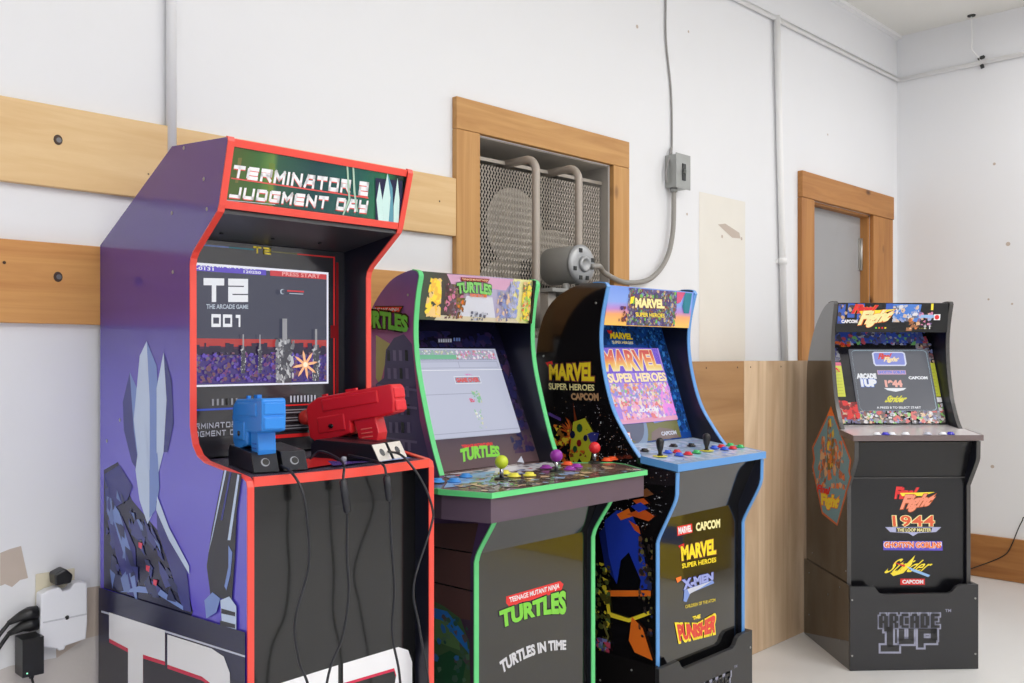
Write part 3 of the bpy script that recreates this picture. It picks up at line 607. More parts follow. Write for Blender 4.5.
text(P, '-0131', [(.05, 1.426), (.09, 1.426), (.09, 1.419), (.05, 1.419)], LWT, px=False); text(P, 'PRESS START', [(.255, 1.428), (.355, 1.428), (.355, 1.419), (.255, 1.419)], E('letter_pink', (240, 170, 170), .8), px=False)
for k, m in ((0, LWT), (1, LSL)):
    strokes(P, 'T2', [P.uv(203+k*.6, 276+k*9), P.uv(248, 277+k*8), P.uv(248, 301), P.uv(203+k*.6, 301)] if not k else [P.uv(203.5, 291), P.uv(247.6, 292), P.uv(247.6, 301), P.uv(203.5, 301)], m, .25 if not k else .25) if not k else None
strokes(P, 'T2', [(P.uv(203, 278)), P.uv(248, 279), P.uv(248, 302), P.uv(203, 302)], LWT, .3, px=False)
text(P, 'THE ARCADE GAME', [(206, 304), (248, 304.6), (248, 309), (206, 309)], LSL, .03)
strokes(P, '001', [P.uv(211, 314), P.uv(243, 315), P.uv(243, 327), P.uv(211, 327)], LWT, .26, px=False)
P.rect(x0+.003, 1.252, x1-.006, 1.275, E('ember', (176, 60, 60), .6)); P.rect(x0+.003, 1.240, x1-.006, 1.258, E('ember_dark', (80, 40, 70), .5)); P.rect(x0+.003, z0+.005, x1-.006, 1.244, E('indigo', (66, 50, 120), .5))
rnd = random.Random(3); u = x0+.004
SK = E('skyline', (44, 36, 62), .4)
while u < x1-.02:
    w_ = .004+rnd.random()*.01; P.rect(u, 1.24, u+w_, 1.252+rnd.random()*.016, SK); u += w_
blobs(P, [(x0+.006, 1.246), (x1-.01, 1.246), (x1-.01, z0+.008), (x0+.006, z0+.008)], [E('indigo2', (84, 60, 160), .5), SK, E('violet', (98, 80, 196), .6), E('plum', (120, 56, 110), .5), E('rust', (120, 80, 60), .5), E('ash', (110, 108, 120), .5)], 260, .0062, 8, px=False)
GM = [E('machine_grey', (150, 150, 156), .5), E('machine_dark', (70, 70, 80), .4), E('machine_light', (206, 206, 210), .6)]
for (cx, zz, h, ww) in ((.258, 1.177, .145, .05), (.340, 1.180, .12, .024), (.155, 1.20, .085, .014), (.195, 1.20, .085, .012)):
    P.rect(cx-ww*.35, zz, cx+ww*.35, zz+h*.7, GM[1]); P.rect(cx-ww*.12, zz+h*.6, cx+ww*.12, zz+h, GM[0])
    blobs(P, [(cx-ww*.5, zz+h*.68), (cx+ww*.5, zz+h*.68), (cx+ww*.45, zz), (cx-ww*.45, zz)], GM, int(20+ww*900), ww*.11, 4, px=False, squash=1.5)
FL = E('flash', (255, 190, 140), 1.4); cx, cz = .31, 1.218
for k in range(8):
    a = math.radians(22.5*0+45*k+10); r = .034
    P.poly([(cx+math.cos(a+1.57)*.003, cz+math.sin(a+1.57)*.003), (cx+math.cos(a)*r*.7+math.cos(a+1.57)*.003, cz+math.sin(a)*r*.7+math.sin(a+1.57)*.003), (cx+math.cos(a)*r, cz+math.sin(a)*r), (cx+math.cos(a)*r*.7-math.cos(a+1.57)*.003, cz+math.sin(a)*r*.7-math.sin(a+1.57)*.003), (cx-math.cos(a+1.57)*.003, cz-math.sin(a+1.57)*.003)], FL)
P.disc(cx, cz, .006, E('flash_core', (255, 240, 210), 2))
P.rect(.262, 1.383, .306, 1.3865, E('scarlet', (206, 62, 70), .8)); P.rect(.268, 1.378, .304, 1.380, LSL); P.disc(.25, 1.382, .006, LSL, 14); P.disc(.252, 1.382, .0045, E('slate_haze', (66, 68, 86), .35), 14)
mb.build('display', bz)
# gun shelf with bowed red lip
mb = MB(); nn_ = 14; SH = 1.014
xs = [xi0+(xi1-xi0)*i/nn_ for i in range(nn_+1)]; bow = lambda x: -.020*(1-((x-W2/2)/(W2/2))**2)
SHM = mat('shelf_print', (92, 86, 104), .2)
pts = [(x, bow(x)+.004, SH) for x in xs]+[(xi1, .311, SH+.004), (xi0, .311, SH+.004)]
mb.extrude(pts, (0, 0, -.012), SHM)
P = Panel(mb, (0, 0, SH+.0045), (1, 0, 0), (0, 1, 0), (0, 0, 1), RT2); P.off = .0003
P.poly([(.12, .02), (.24, .05), (.30, .20), (.14, .12)], RED); P.poly([(.2, .02), (.3, .03), (.24, .1)], PUR); P.poly([(.31, .01), (.40, .02), (.40, .06), (.33, .05)], C2)
mb.lathe((.26, .07, SH+.004), (0, 0, 1), [(0, .006), (.008, .006), (.011, .004)], GRY, 12)
shelf = mb.build('gun_shelf', t2)
mb = MB(); vs = []
for x in xs: vs += [(x, bow(x), SH+.002), (x, bow(x)+.006, SH+.002), (x, bow(x)+.006, SH-.016), (x, bow(x), SH-.016)]
mb.add(vs, [(i*4+k, i*4+(k+1) % 4, (i+1)*4+(k+1) % 4, (i+1)*4+k) for i in range(nn_) for k in range(4)]+[(0, 3, 2, 1), tuple(nn_*4+k for k in range(4))], T2R)
mb.build('shelf_edging', t2)
# front panel with big white numerals
mb = MB(); mb.box((xi0, .045, .002), (xi1, .057, SH-.013), mat('black_front_board', (17, 17, 19), .14, coat=.25, bump=.02, bscale=60))
P = Panel(mb, (0, .045, 0), (1, 0, 0), (0, 0, 1), (0, -1, 0), RT2)
for m, dy_ in ((MG, 3), (WHT, 0)):
    P.pp([(252, 692+dy_), (338, 665+dy_), (338, 690+dy_), (310, 700), (310, 900), (285, 900), (285, 708), (252, 720+dy_)], m)
    P.pp([(343, 663.5+dy_), (398, 647+dy_), (408, 650+dy_), (412, 662+dy_), (412, 690), (408, 720), (360, 760), (360, 900), (345, 900), (345, 745), (392, 700), (396, 675+dy_), (394, 668+dy_), (343, 683+dy_)], m)
mb.build('front_panel', t2)
# gun rests: two wedge blocks each with a round sensor hole
def gun_rest(loc, deg, facem, nm):
    a = math.radians(deg-90)
    o = bpy.data.objects.new('gun_rest', None); COL.objects.link(o); o.parent = t2; o.location = loc; o.rotation_euler = (0, 0, a)
    for sx in (-1, 1):
        mb = MB(); x0, x1 = sorted((sx*.004, sx*.053))
        pr = [(0, 0), (.020, .036), (.165, .040), (.178, .030), (.178, 0)]
        mb.extrude([(x0, y, z) for y, z in pr], (x1-x0, 0, 0), mat('rest_black', (26, 27, 34), .3))
        P = Panel(mb, (0, 0, 0), (1, 0, 0), (0, .020, .036), (0, -.036, .020)); P.off = .0006
        P.rect(x0+.001, .001, x1-.001, .0395, facem); P.disc((x0+x1)/2, .02, .0085, GRY if facem is RB else INK); P.disc((x0+x1)/2+.001, .0205, .0065, INK)
        mb.build('rest_block', o, bevel=.001)
    return o
RB = mat('rest_face_black', (36, 38, 46), .12); RW = mat('rest_face_sheen', (206, 200, 190), .25)  # pale face colour paints a reflection onto the black rest
gun_rest((.933-RT2[0]+.004, 1.553-RT2[1], SH+.0035), 77, RB, 'a'); gun_rest((1.208-RT2[0], 1.555-RT2[1], SH+.0035), 108, RW, 'b')
# the guns
def gun(loc, deg, pitch, m, md, name, label, tip, LK=1.0, WK=1.0):
    t = thing(name, label, 'light gun', loc, math.radians(deg-90), None)
    Rm = Matrix.Rotation(math.radians(pitch), 4, 'X')
    def fin(mb, nm, par=None, bevel=0):
        mb.v = [tuple(Rm @ Vector((v[0]*WK, v[1]*LK, v[2]))) for v in mb.v]; return mb.build(nm, par or t, bevel=bevel)
    mb = MB()
    top = [(0, .030), (0, .060), (.004, .066), (.16, .064), (.182, .052), (.187, .040), (.187, -.022), (.175, -.034), (.150, -.036), (.118, -.030), (.096, -.026), (.094, .0), (.03, .0), (.003, .004)]
    mb.extrude([(-.0215, y, z) for y, z in top], (.043, 0, 0), m)
    mb.box((-.024, .03, .030), (.024, .15, .058), m); mb.box((-.0235, .105, -.018), (.0235, .165, .02), m)
    body = fin(mb, 'body', bevel=.0035)
    mb = MB(); mb.box((-.0185, -.003, .007), (.0185, .003, .0305), m); mb.box((-.0185, -.003, .0345), (.0185, .003, .058), m); fin(mb, 'rear_cap', bevel=.003)
    mb = MB(); mb.extrude([(-.016, y, z) for y, z in [(.046, .004), (.092, .004), (.086, -.022), (.084, -.062), (.050, -.062), (.042, -.034), (.044, -.014)]], (.032, 0, 0), m)
    for i in range(4): mb.box((-.0172, .054, -.02-.009*i), (.0172, .078, -.0235-.009*i), md)
    fin(mb, 'grip', bevel=.003)
    mb = MB(); mb.box((-.006, .088, -.024), (.006, .095, .0), md); mb.extrude([(-.009, y, z) for y, z in [(.100, -.028), (.124, -.028), (.120, .0), (.104, .002)]], (.018, 0, 0), m); fin(mb, 'trigger', bevel=.001)
    mb = MB(); mb.lathe((0, .186, .025), (0, 1, 0), [(0, .019), (.012, .019), (.02, .0165), (.024, .016), (.024, .010), (.015, .009)], tip, 20); fin(mb, 'muzzle')
    mb = MB(); mb.box((-.004, .085, .062), (.004, .107, .072), m); fin(mb, 'rear_sight')
    mb = MB(); mb.box((-.003, .15, .061), (.003, .16, .070), m); fin(mb, 'front_sight')
    mb = MB(); mb.lathe((-.0205, .135, -.004), (-1, 0, 0), [(0, .005), (.005, .005)], INK, 12); fin(mb, 'side_screw')
    return t
GB = mat('blue_gun_plastic', (36, 132, 222), .3); GBD = mat('blue_gun_dark', (22, 84, 184), .35); GR = mat('red_gun_plastic', (214, 30, 42), .3); GRD = mat('red_gun_ridge', (236, 110, 100), .35)  # darker blue goes on the grip ridges, trigger guard and muzzle
gun((.911, 1.535, 1.093), 79, -2, GB, GBD, 'light_gun', 'bright blue plastic light gun resting upright on its black stand on the shelf', GBD, .95, 1.1)
gun((1.243, 1.572, 1.113), 107, -9, GR, GRD, 'light_gun', 'bright red plastic light gun lying across its stand on the right of the shelf', mat('muzzle_orange_red', (206, 50, 40), .35), 1.3, 1.05)
# cables
CB = mat('cable_black', (26, 28, 36), .4)
def cable(pts, fer, lab):
    mb = MB(); mb.tube(catmull(pts, 8), .0026, CB, 8)
    if fer: mb.tube([Vector(fer[0]), Vector(fer[0])*.94+Vector(fer[1])*.06, Vector(fer[0])*.06+Vector(fer[1])*.94, Vector(fer[1])], [.004, .0075, .0075, .004], CB, 12)
    return mb.build('gun_cable', label=lab, category='cable')
cable([(.940, 1.56, 1.027), (.925, 1.50, 1.022), (.930, 1.47, .99), (.935, 1.462, .94), (.939, 1.462, .85), (.912, 1.465, .755), (.92, 1.465, .68), (.945, 1.465, .60), (.95, 1.47, .4)], None, 'leftmost black gun cable hanging from the blue gun over the red lip')
cable([(1.03, 1.60, 1.03), (1.045, 1.58, 1.045), (1.04, 1.50, 1.03), (1.018, 1.465, 1.0), (1.025, 1.462, .94), (1.024, 1.462, .86), (1.028, 1.462, .78), (1.015, 1.465, .70), (.98, 1.465, .62), (.96, 1.47, .4)], ((1.0165, 1.466, 1.003), (1.0255, 1.462, .937)), 'second black gun cable from the left, with a cylindrical ferrite sleeve')
cable([(1.125, 1.60, 1.03), (1.12, 1.53, 1.028), (1.118, 1.475, 1.022), (1.118, 1.462, 1.0), (1.126, 1.462, .95), (1.130, 1.462, .87), (1.138, 1.462, .77), (1.135, 1.465, .68), (1.155, 1.465, .58), (1.16, 1.47, .4)], ((1.1185, 1.463, 1.0), (1.126, 1.462, .949)), 'third black gun cable from the left, with a cylindrical ferrite sleeve')
cable([(1.20, 1.57, 1.035), (1.19, 1.50, 1.03), (1.215, 1.47, .98), (1.24, 1.465, .92), (1.235, 1.465, .88), (1.19, 1.465, .77), (1.205, 1.465, .68), (1.23, 1.465, .55), (1.235, 1.47, .4)], None, 'rightmost black gun cable bending across the red edging of the purple cabinet')

# ------------------------------------------------------------------ shared build of the three smaller cabinets (y = 0 at the lower front edge)
RISM = mat('riser_charcoal', (44, 44, 47), .32, bump=.03, bscale=90); SIDEBLK = mat('gloss_black_side', (24, 22, 22), .07, spec=1.0, coat=.7)
BTN = {}
def button(c, xyz, m, par, r=.0135, tilt=0):
    mb = MB(); mb.lathe((0, 0, 0), (0, 0, 1), [(0, r*1.15), (.0025, r*1.15), (.004, r*.98), (.0042, r*.78), (.0085, r*.75), (.0095, r*.62)], m, 20)
    o = mb.build('button', par); o.location = xyz; return o
def ball_stick(xyz, m, par):
    o = bpy.data.objects.new('joystick', None); COL.objects.link(o); o.parent = par; o.location = xyz
    mb = MB(); mb.lathe((0, 0, 0), (0, 0, 1), [(0, .019), (.0015, .019), (.003, .015)], BLKM, 20); mb.build('dust_washer', o)
    mb = MB(); mb.lathe((0, 0, .002), (0, 0, 1), [(0, .0055), (.03, .005)], mat('polished_steel', (200, 202, 206), .15, 1), 12); mb.build('shaft', o)
    mb = MB(); mb.sphere((0, 0, .043), .0175, m); mb.build('ball_top', o); return o
def bat_stick(xyz, par, dm):
    o = bpy.data.objects.new('joystick', None); COL.objects.link(o); o.parent = par; o.location = xyz
    mb = MB(); mb.lathe((0, 0, 0), (0, 0, 1), [(0, .023), (.0012, .023), (.0016, .021)], dm, 24); mb.lathe((0, 0, .0016), (0, 0, 1), [(0, .009), (.004, .008)], BLKM, 16); mb.build('disc', o)
    mb = MB(); mb.lathe((0, 0, .004), (0, 0, 1), [(0, .005), (.010, .006), (.020, .010), (.040, .0125), (.047, .010), (.051, .004)], BLKM, 20); mb.build('bat_top', o); return o
def riser(c, W, yf, yb, z=.334, ex=.014):
    x0, x1 = -ex, W+ex; w = x1-x0; t = .014
    mb = MB(); n0, n1 = x0+w*.19, x0+w*.86
    mb.extrude([(x, yf, zz) for x, zz in [(x0, .001), (x1, .001), (x1, z), (n1, z), (n1-.018, z-.008), (n1-.034, z-.028), (n1-.05, z-.034), (n0+.03, z-.034), (n0+.016, z-.026), (n0, z-.004), (x0, z-.004)]], (0, t, 0), RISM)
    P = Panel(mb, (0, yf, 0), (1, 0, 0), (0, 0, 1), (0, -1, 0))
    for x in (x0+.008, x1-.012):
        for zz in (.06, z-.055): screw(mb, (x, yf, zz), (0, -1, 0), .004)
    o = mb.build('riser_front', c)
    for (a, b, s) in ((x0, x0+.0125, -1), (x1-.0125, x1, 1)):
        mb = MB(); mb.box((a, yf+t, .001), (b, yb, z), SIDEBLK if s < 0 else RISM)
        if s < 0:
            for (yy, zz) in ((yf+.10, z-.03), (yf+.10, .09), (yb-.06, .10), (yb-.06, z-.05), (yf+.22, z-.09)): screw(mb, (a, yy, zz), (-1, 0, 0), .003)
        mb.build('riser_side', c)
    return o, yf, x0, x1
def std_body(c, W, prof, paths, tm, sm_l, lower, crease, apron, bez, mq, hood, deck_back, th=.015, lm=BLK):
    """right side, mouldings, front boards, back, top, hood; the left side is returned open for its artwork"""
    xi0, xi1 = th+.0004, W-th-.0004
    R = side_panel(c, W-th, W, prof, NAVY); R.build('side_panel', c)
    for pa in paths:
        trim(c, 0, th, pa, tm); trim(c, W-th, W, pa, tm)
    mb = MB(); yb = prof[-1][0]
    mb.box((xi0, yb-.012, .002), (xi1, yb-.002, 1.2), BLKM); mb.build('back_panel', c)
    mb = MB(); sheet(mb, xi0, xi1, [(mq[1][0]+.004, mq[1][1]-.002)]+hood[1], BLKM, .008); mb.build('top_panel', c)
    mb = MB(); sheet(mb, xi0, xi1, [(bez[1][0], bez[1][1]+.001), (mq[0][0]+.002, mq[0][1])], BLKM, .004); mb.build('hood_underside', c)
    return xi0, xi1

# ------------------------------------------------------------------ 2. turtles-lettered cabinet with green edging
RTM = (1.549, 1.672, 0); WT = .467
c = thing('arcade_cabinet', 'arcade cabinet with bright green edging and wide four-player deck with ball-top joysticks', 'arcade machine', RTM)
GE = mat('green_edging', (98, 208, 130), .35)
body = smooth2([(.13, .928), (.165, 1.01), (.202, 1.121), (.228, 1.22), (.236, 1.307), (.228, 1.39), (.214, 1.448)], 5)
low = [(0, .001), (0, .715)]+smooth2([(0, .725), (-.012, .755), (-.055, .818), (-.070, .842)], 4)+[(-.072, .86)]
top = smooth2([(.214, 1.452), (.224, 1.463), (.26, 1.465), (.34, 1.44), (.42, 1.37), (.47, 1.27), (.49, 1.16)], 5)
prof = low+[(-.072, .872), (.12, .884)]+body+top+[(.492, .001)]
TS = ramp_mat('turtle_side_print', [(0, (58, 44, 60)), (.38, (74, 56, 74)), (.52, (88, 66, 104)), (.68, (124, 90, 136)), (.80, (204, 92, 136)), (.9, (170, 92, 160)), (1, (112, 82, 158))], 'Z', .0, 1.46, rough=.12, noise=.05, spec=.8)
mb = side_panel(c, 0, .015, prof, TS)
P = Panel(mb, (0, 0, 0), (0, 1, 0), (0, 0, 1), (-1, 0, 0), RTM); P.lim = (-.07, .49)
DP = col('building_violet', (84, 72, 114)); DP2 = col('window_violet', (122, 106, 148)); DP3 = col('sunset_yellow', (206, 190, 110))
P.pp([(376, 335), (392, 345), (386, 360), (380, 385), (376, 378)], DP3)
P.pp([(376, 384), (384, 378), (386, 350), (394, 338), (404, 334), (412, 344), (420, 420), (432, 470), (376, 470)], DP)
for r_ in range(6):
    for k in range(4): x_ = 387+k*6.0+r_*.7; y_ = 350+r_*18; P.pp([(x_, y_), (x_+3, y_+.4), (x_+3.4, y_+11), (x_+.4, y_+10.6)], DP2 if (r_+k) % 3 else INK)
for y_ in (384, 402, 436): P.pp([(378, y_), (418, y_+5), (418, y_+7.5), (378, y_+2.5)], DP2)
P.pp([(376, 306), (405, 306), (401.5, 313), (376, 313.5)], INK); P.pp([(376, 307), (403, 307), (400, 312), (376, 312.5)], RED); text(P, 'MUTANT NINJA', [(374, 308), (401, 308), (399, 311.6), (374, 312)], WHT, .02)
text(P, 'TURTLES', [(352, 311), (409, 316), (409, 333), (352, 329)], GRN, .06, arch=.12, outline=INK, grow=.10)
P.off += .001
for cc in ((408, 295),): u, v = P.uv(*cc); screw(mb, (0, u, v), (-1, 0, 0))
# lower part: plank print with loose painted forms
PLK = col('plank_brown', (92, 64, 62)); P.pp([(430, 523), (480, 523), (472, 560), (472, 620), (430, 612)], PLK)
P.pp([(430, 545), (474, 552), (474, 553.4), (430, 546.4)], INK); P.pp([(430, 580), (474, 590), (474, 591.4), (430, 581.4)], INK)
SWG = [col('moss_green', (66, 96, 62)), col('leaf_green', (88, 122, 76)), DGR]
P.pp([(430, 598), (446, 606), (462, 618), (471, 642), (472, 683), (430, 700)], SWG[0]); P.pp([(430, 604), (448, 612), (460, 632), (462, 650), (440, 642), (430, 634)], SWG[1])
P.pp([(430, 606), (449, 611), (468, 636), (470, 652), (460, 640), (444, 620), (430, 616)], col('banner_blue', (40, 110, 190))); P.pp([(430, 660), (452, 650), (468, 660), (464, 683), (430, 690)], SWG[2])
blobs(P, [(432, 600), (470, 620), (472, 683), (432, 683)], SWG+[PLK, col('banner_blue', (40, 110, 190))], 30, .016, 3)
mb.build('side_panel', c)
mqT = ((.233, 1.335), (.216, 1.463)); bzT = ((.200, .925), (.385, 1.343))
xi0, xi1 = std_body(c, WT, prof, [low, body+top[:9]], GE, None, None, None, None, bzT, mqT, (None, [(.26, 1.462), (.34, 1.437), (.42, 1.367), (.47, 1.267), (.489, 1.16)]), None)
# front boards
mb = MB(); sheet(mb, xi0, xi1, [(.014, .002), (.014, .740), (-.045, .870)], BLK, .010)
P = Panel(mb, (0, .014, 0), (1, 0, 0), (0, 0, 1), (0, -1, 0), RTM)
P.pp([(506, 596.5), (560, 581), (563.5, 584), (561, 591.5), (509, 606.5), (506, 603)], RED); text(P, 'TEENAGE MUTANT NINJA', [(509, 597.5), (559.5, 583), (559, 589.5), (510, 604)], WHT, .02)
text(P, 'TURTLES', [(499, 611), (566, 590), (566, 615), (501, 629)], col('logo_green', (126, 206, 66)), .055, warp=lambda a, b: (a, b*(.75+.25*abs(2*a-1))+.22*(1-(2*a-1)**2)), outline=INK)
text(P, 'TURTLES IN TIME', [(498, 657), (566, 636), (566, 650), (502, 674)], col('logo_grey', (206, 206, 212)), .05, warp=lambda a, b: (a, b*.72+.42*(1-(2*a-1)**2)-.0))
mb.build('front_panel', c)
# deck
DPT = mat('deck_print_brown', (108, 84, 78), .15, spec=.7); APR = mat('apron_mauve', (92, 76, 92), .3)
dk = [(-.067, -.132), (.535, -.132), (.590, -.010), (.590, .03), (.49, .13), (.49, .20), (-.02, .20), (-.02, .13), (-.122, .03), (-.122, -.010)]
zf = lambda y: .918+(y+.132)*.02
def slab(mb, pts, dz0, dz1, m): mb.extrude([(x, y, zf(y)+dz0) for x, y in pts], (0, 0, dz1-dz0), m)
dkc = [(x, y) for x, y in dk]
inner = [(-.067, -.132), (.535, -.132), (.590, -.010), (.590, .03), (.47, .125), (WT-.016, .135), (WT-.016, .197), (.016, .197), (.016, .135), (-.003, .125), (-.122, .03), (-.122, -.010)]
mb = MB(); slab(mb, inner, -.012, -.0005, DPT)
P = Panel(mb, (0, -.132, .918), (1, 0, 0), (0, 1, .02), (0, -.02, 1), RTM)
P.poly([(.06, .30), (.47, .30), (.40, .22), (.18, .18)], col('fog_white', (222, 222, 226))); P.poly([(-.1, .13), (.05, .27), (.2, .26), (.04, .12)], LBL)
blobs(P, [(-.06, .15), (.53, .15), (.53, .01), (-.06, .01)], [DPT, BRN, GRY, DGR, OLV, LBL, SKN], 120, .022, 6, px=False)
blobs(P, [(.02, .30), (.44, .30), (.5, .16), (.0, .16)], [DPT, BRN, GRY, LBL, TEAL, RED, SIL], 50, .018, 9, px=False)
blobs(P, [(0.0, .13), (.14, .15), (.14, .05), (-.02, .03)], [DGR, GRN, INK, GRY], 50, .008, 7, px=False)
deck = mb.build('control_deck', c)
mb = MB(); fr = [(-.003, .125), (-.122, .03), (-.122, -.010), (-.067, -.132), (.535, -.132), (.590, -.010), (.590, .03), (.47, .125)]
def ribbon(mb, pts, t, z0, z1, m, zfun):
    n = len(pts); vs = []
    for i, (x, y) in enumerate(pts):
        a = pts[max(0, i-1)]; b = pts[min(n-1, i+1)]; dx, dy = b[0]-a[0], b[1]-a[1]; L = math.hypot(dx, dy); nx, ny = dy/L*t, -dx/L*t
        vs += [(x, y, zfun(y)+z0), (x+nx, y+ny, zfun(y)+z0), (x+nx, y+ny, zfun(y)+z1), (x, y, zfun(y)+z1)]
    mb.add(vs, [(i*4+k, i*4+(k+1) % 4, (i+1)*4+(k+1) % 4, (i+1)*4+k) for i in range(n-1) for k in range(4)]+[(0, 3, 2, 1), tuple((n-1)*4+k for k in range(4))], m)
ribbon(mb, fr, .003, -.0125, .0008, GE, zf); mb.build('deck_edging', deck)
mb = MB(); ap = [(-.003, .11), (-.112, .025), (-.112, -.008), (-.062, -.126), (.530, -.126), (.580, -.008), (.580, .025), (.47, .11)]
ribbon(mb, ap, -.012, -.072, -.0125, APR, zf)
mb.add([(x, y, zf(y)-.0722) for x, y in ap], [tuple(range(len(ap)))[::-1]], BLKM)
mb.build('deck_apron', c)
def dz(px, py): v = rootz(RTM, 0, .921, px, py); return (v.x, v.y, zf(v.y)+.0012)
LIME = mat('lime_plastic', (196, 214, 50), .2); PPL = mat('purple_plastic', (150, 50, 160), .2); RPL = mat('red_plastic', (222, 44, 50), .2); OPL = mat('orange_plastic', (240, 90, 40), .25); BPL = mat('blue_plastic', (60, 140, 220), .25); YPL = mat('yellow_plastic', (236, 226, 80), .25)
for px, py, m in ((437.6, 483, BPL), (454, 482.5, BPL), (465.7, 478, BPL), (504.5, 474.5, YPL), (514, 477, YPL), (529.5, 476, YPL), (546, 469, PPL), (567.5, 465.5, OPL), (570, 470, PPL), (576.5, 467.5, PPL), (607, 461.5, OPL), (612.5, 460.3, OPL)):
    button(c, dz(px, py), m, deck, .0155)
ball_stick(dz(501.6, 479), LIME, deck); ball_stick(dz(556.4, 471.7), PPL, deck); ball_stick(dz(594.6, 463), RPL, deck)
# bezel with display
BZT = ramp_mat('bezel_night_print', [(0, (92, 70, 74)), (.16, (78, 60, 70)), (.3, (44, 34, 56)), (.85, (26, 24, 52)), (1, (20, 20, 46))], 'Z', .92, 1.34, rough=.1, noise=.15, spec=.8)
def bezel(c, bz, m, root, rotz=0, x0=None, x1=None):
    mb = MB(); sheet(mb, x0, x1, [bz[0], bz[1]], m, .008)
    dy, dz_ = bz[1][0]-bz[0][0], bz[1][1]-bz[0][1]; L = math.hypot(dy, dz_)
    P = Panel(mb, (0, bz[0][0], bz[0][1]), (1, 0, 0), (0, dy/L, dz_/L), (0, -dz_/L, dy/L), root, rotz); return mb, P, L
mb, P, L = bezel(c, bzT, BZT, RTM, 0, xi0, xi1)
text(P, 'TEENAGE MUTANT NINJA', [(461, 445), (493, 442), (492.5, 446), (463, 449)], RED, .05); text(P, 'TURTLES', [(460, 449), (499, 446), (500, 457), (461, 463)], col('logo_green', (126, 206, 66)), .06, arch=.15)

blobs(P, [(.05, .42), (.42, .42), (.42, .37), (.05, .37)], [col('night_blue', (34, 34, 80)), col('night_mauve', (52, 36, 70)), NVY], 40, .02, 4, px=False)
blobs(P, [(.36, .36), (.45, .36), (.45, .03), (.36, .03)], [col('night_blue', (34, 34, 80)), col('night_mauve', (52, 36, 70)), NVY, col('night_plum', (74, 44, 70))], 60, .02, 5, px=False)
P.pp([(517, 462), (521, 456), (524, 463)], SIL); P.up(3)
for k in range(6): P.pp([(438+k*2.3, 339), (439.7+k*2.3, 339.1), (439.7+k*2.3, 342.6), (438+k*2.3, 342.5)], SIL)
for k in range(3): P.pp([(453+k*2.5, 338), (454.7+k*2.5, 338.1), (454.7+k*2.5, 341.5), (453+k*2.5, 341.4)], C2)
bz = mb.build('screen_bezel', c)
mb, P, L = bezel(c, bzT, BZT, RTM, 0, .02, .03); mb = MB(); P.mb = mb; P.off = .0085
q = [P.uv(396, 346.5), P.uv(495, 350), P.uv(517, 433), P.uv(405, 443)]
uL = xi0+.03; uR = q[1][0]; vT = q[1][1]; vB = q[2][1]; uR = (q[1][0]+q[2][0])/2
uL = WT-uR
vs = [P.p(u, v, o) for o in (.0004, .0085) for u, v in ((uL, vB), (uR, vB), (uR, vT), (uL, vT))]
mb.add(vs, [(4, 5, 6, 7), (0, 3, 2, 1), (0, 1, 5, 4), (1, 2, 6, 5), (2, 3, 7, 6), (3, 0, 4, 7)], E('pale_screen', (188, 192, 212), .75))
W_ = uR-uL; H_ = vT-vB; sq = lambda a, b: (uL+W_*a, vB+H_*b)
def R4(a0, b0, a1, b1, m): P.rect(*sq(a0, b0), *sq(a1, b1), m)
LG = E('hud_green', (120, 186, 150), .7); LPK = E('hud_pink', (210, 130, 190), .7); LGR = E('hud_grey', (150, 154, 178), .6); LRD = E('hud_red', (210, 90, 90), .7); LCR = E('hud_cream', (214, 206, 160), .7)
R4(.02, .86, .98, .985, LGR)
blobs(P, [sq(.03, .98), sq(.5, .98), sq(.5, .93), sq(.03, .93)], [LWT, LCR, LGR, LG], 60, .005, 2, px=False); R4(.03, .875, .52, .925, LG)
blobs(P, [sq(.5, .98), sq(.97, .98), sq(.97, .87), sq(.5, .87)], [LWT, LPK, LGR, LPK, LG, LRD, LWT], 90, .0065, 12, px=False)
for a0, b0, a1, b1 in ((.03, .84, .97, .846), (.03, .77, .97, .775), (.03, .77, .035, .846), (.5, .77, .505, .846), (.965, .77, .97, .846), (0, .742, 1, .748), (.0, .47, .6, .476), (0, .04, 1, .046)): R4(a0, b0, a1, b1, LGR if b1 != .748 else LWT)
R4(.40, .585, .70, .67, LWT); R4(.405, .592, .695, .663, LGR); text(P, 'GAME OVER', [sq(.415, .655), sq(.685, .655), sq(.685, .6), sq(.415, .6)], LRD, .07, px=False)
blobs(P, [sq(.53, .70), sq(.62, .70), sq(.62, .68), sq(.53, .68)], [LPK], 6, .004, 3, px=False)
blobs(P, [sq(.55, .5), sq(.64, .5), sq(.64, .36), sq(.55, .36)], [LG, LCR, LG], 16, .006, 3, px=False); blobs(P, [sq(.5, .42), sq(.56, .42), sq(.56, .37), sq(.5, .37)], [LRD, LPK], 10, .005, 3, px=False)
blobs(P, [sq(.52, .29), sq(.6, .29), sq(.6, .07), sq(.52, .07)], [LG, LCR, LWT], 18, .005, 6, px=False)
mb.build('display', bz)
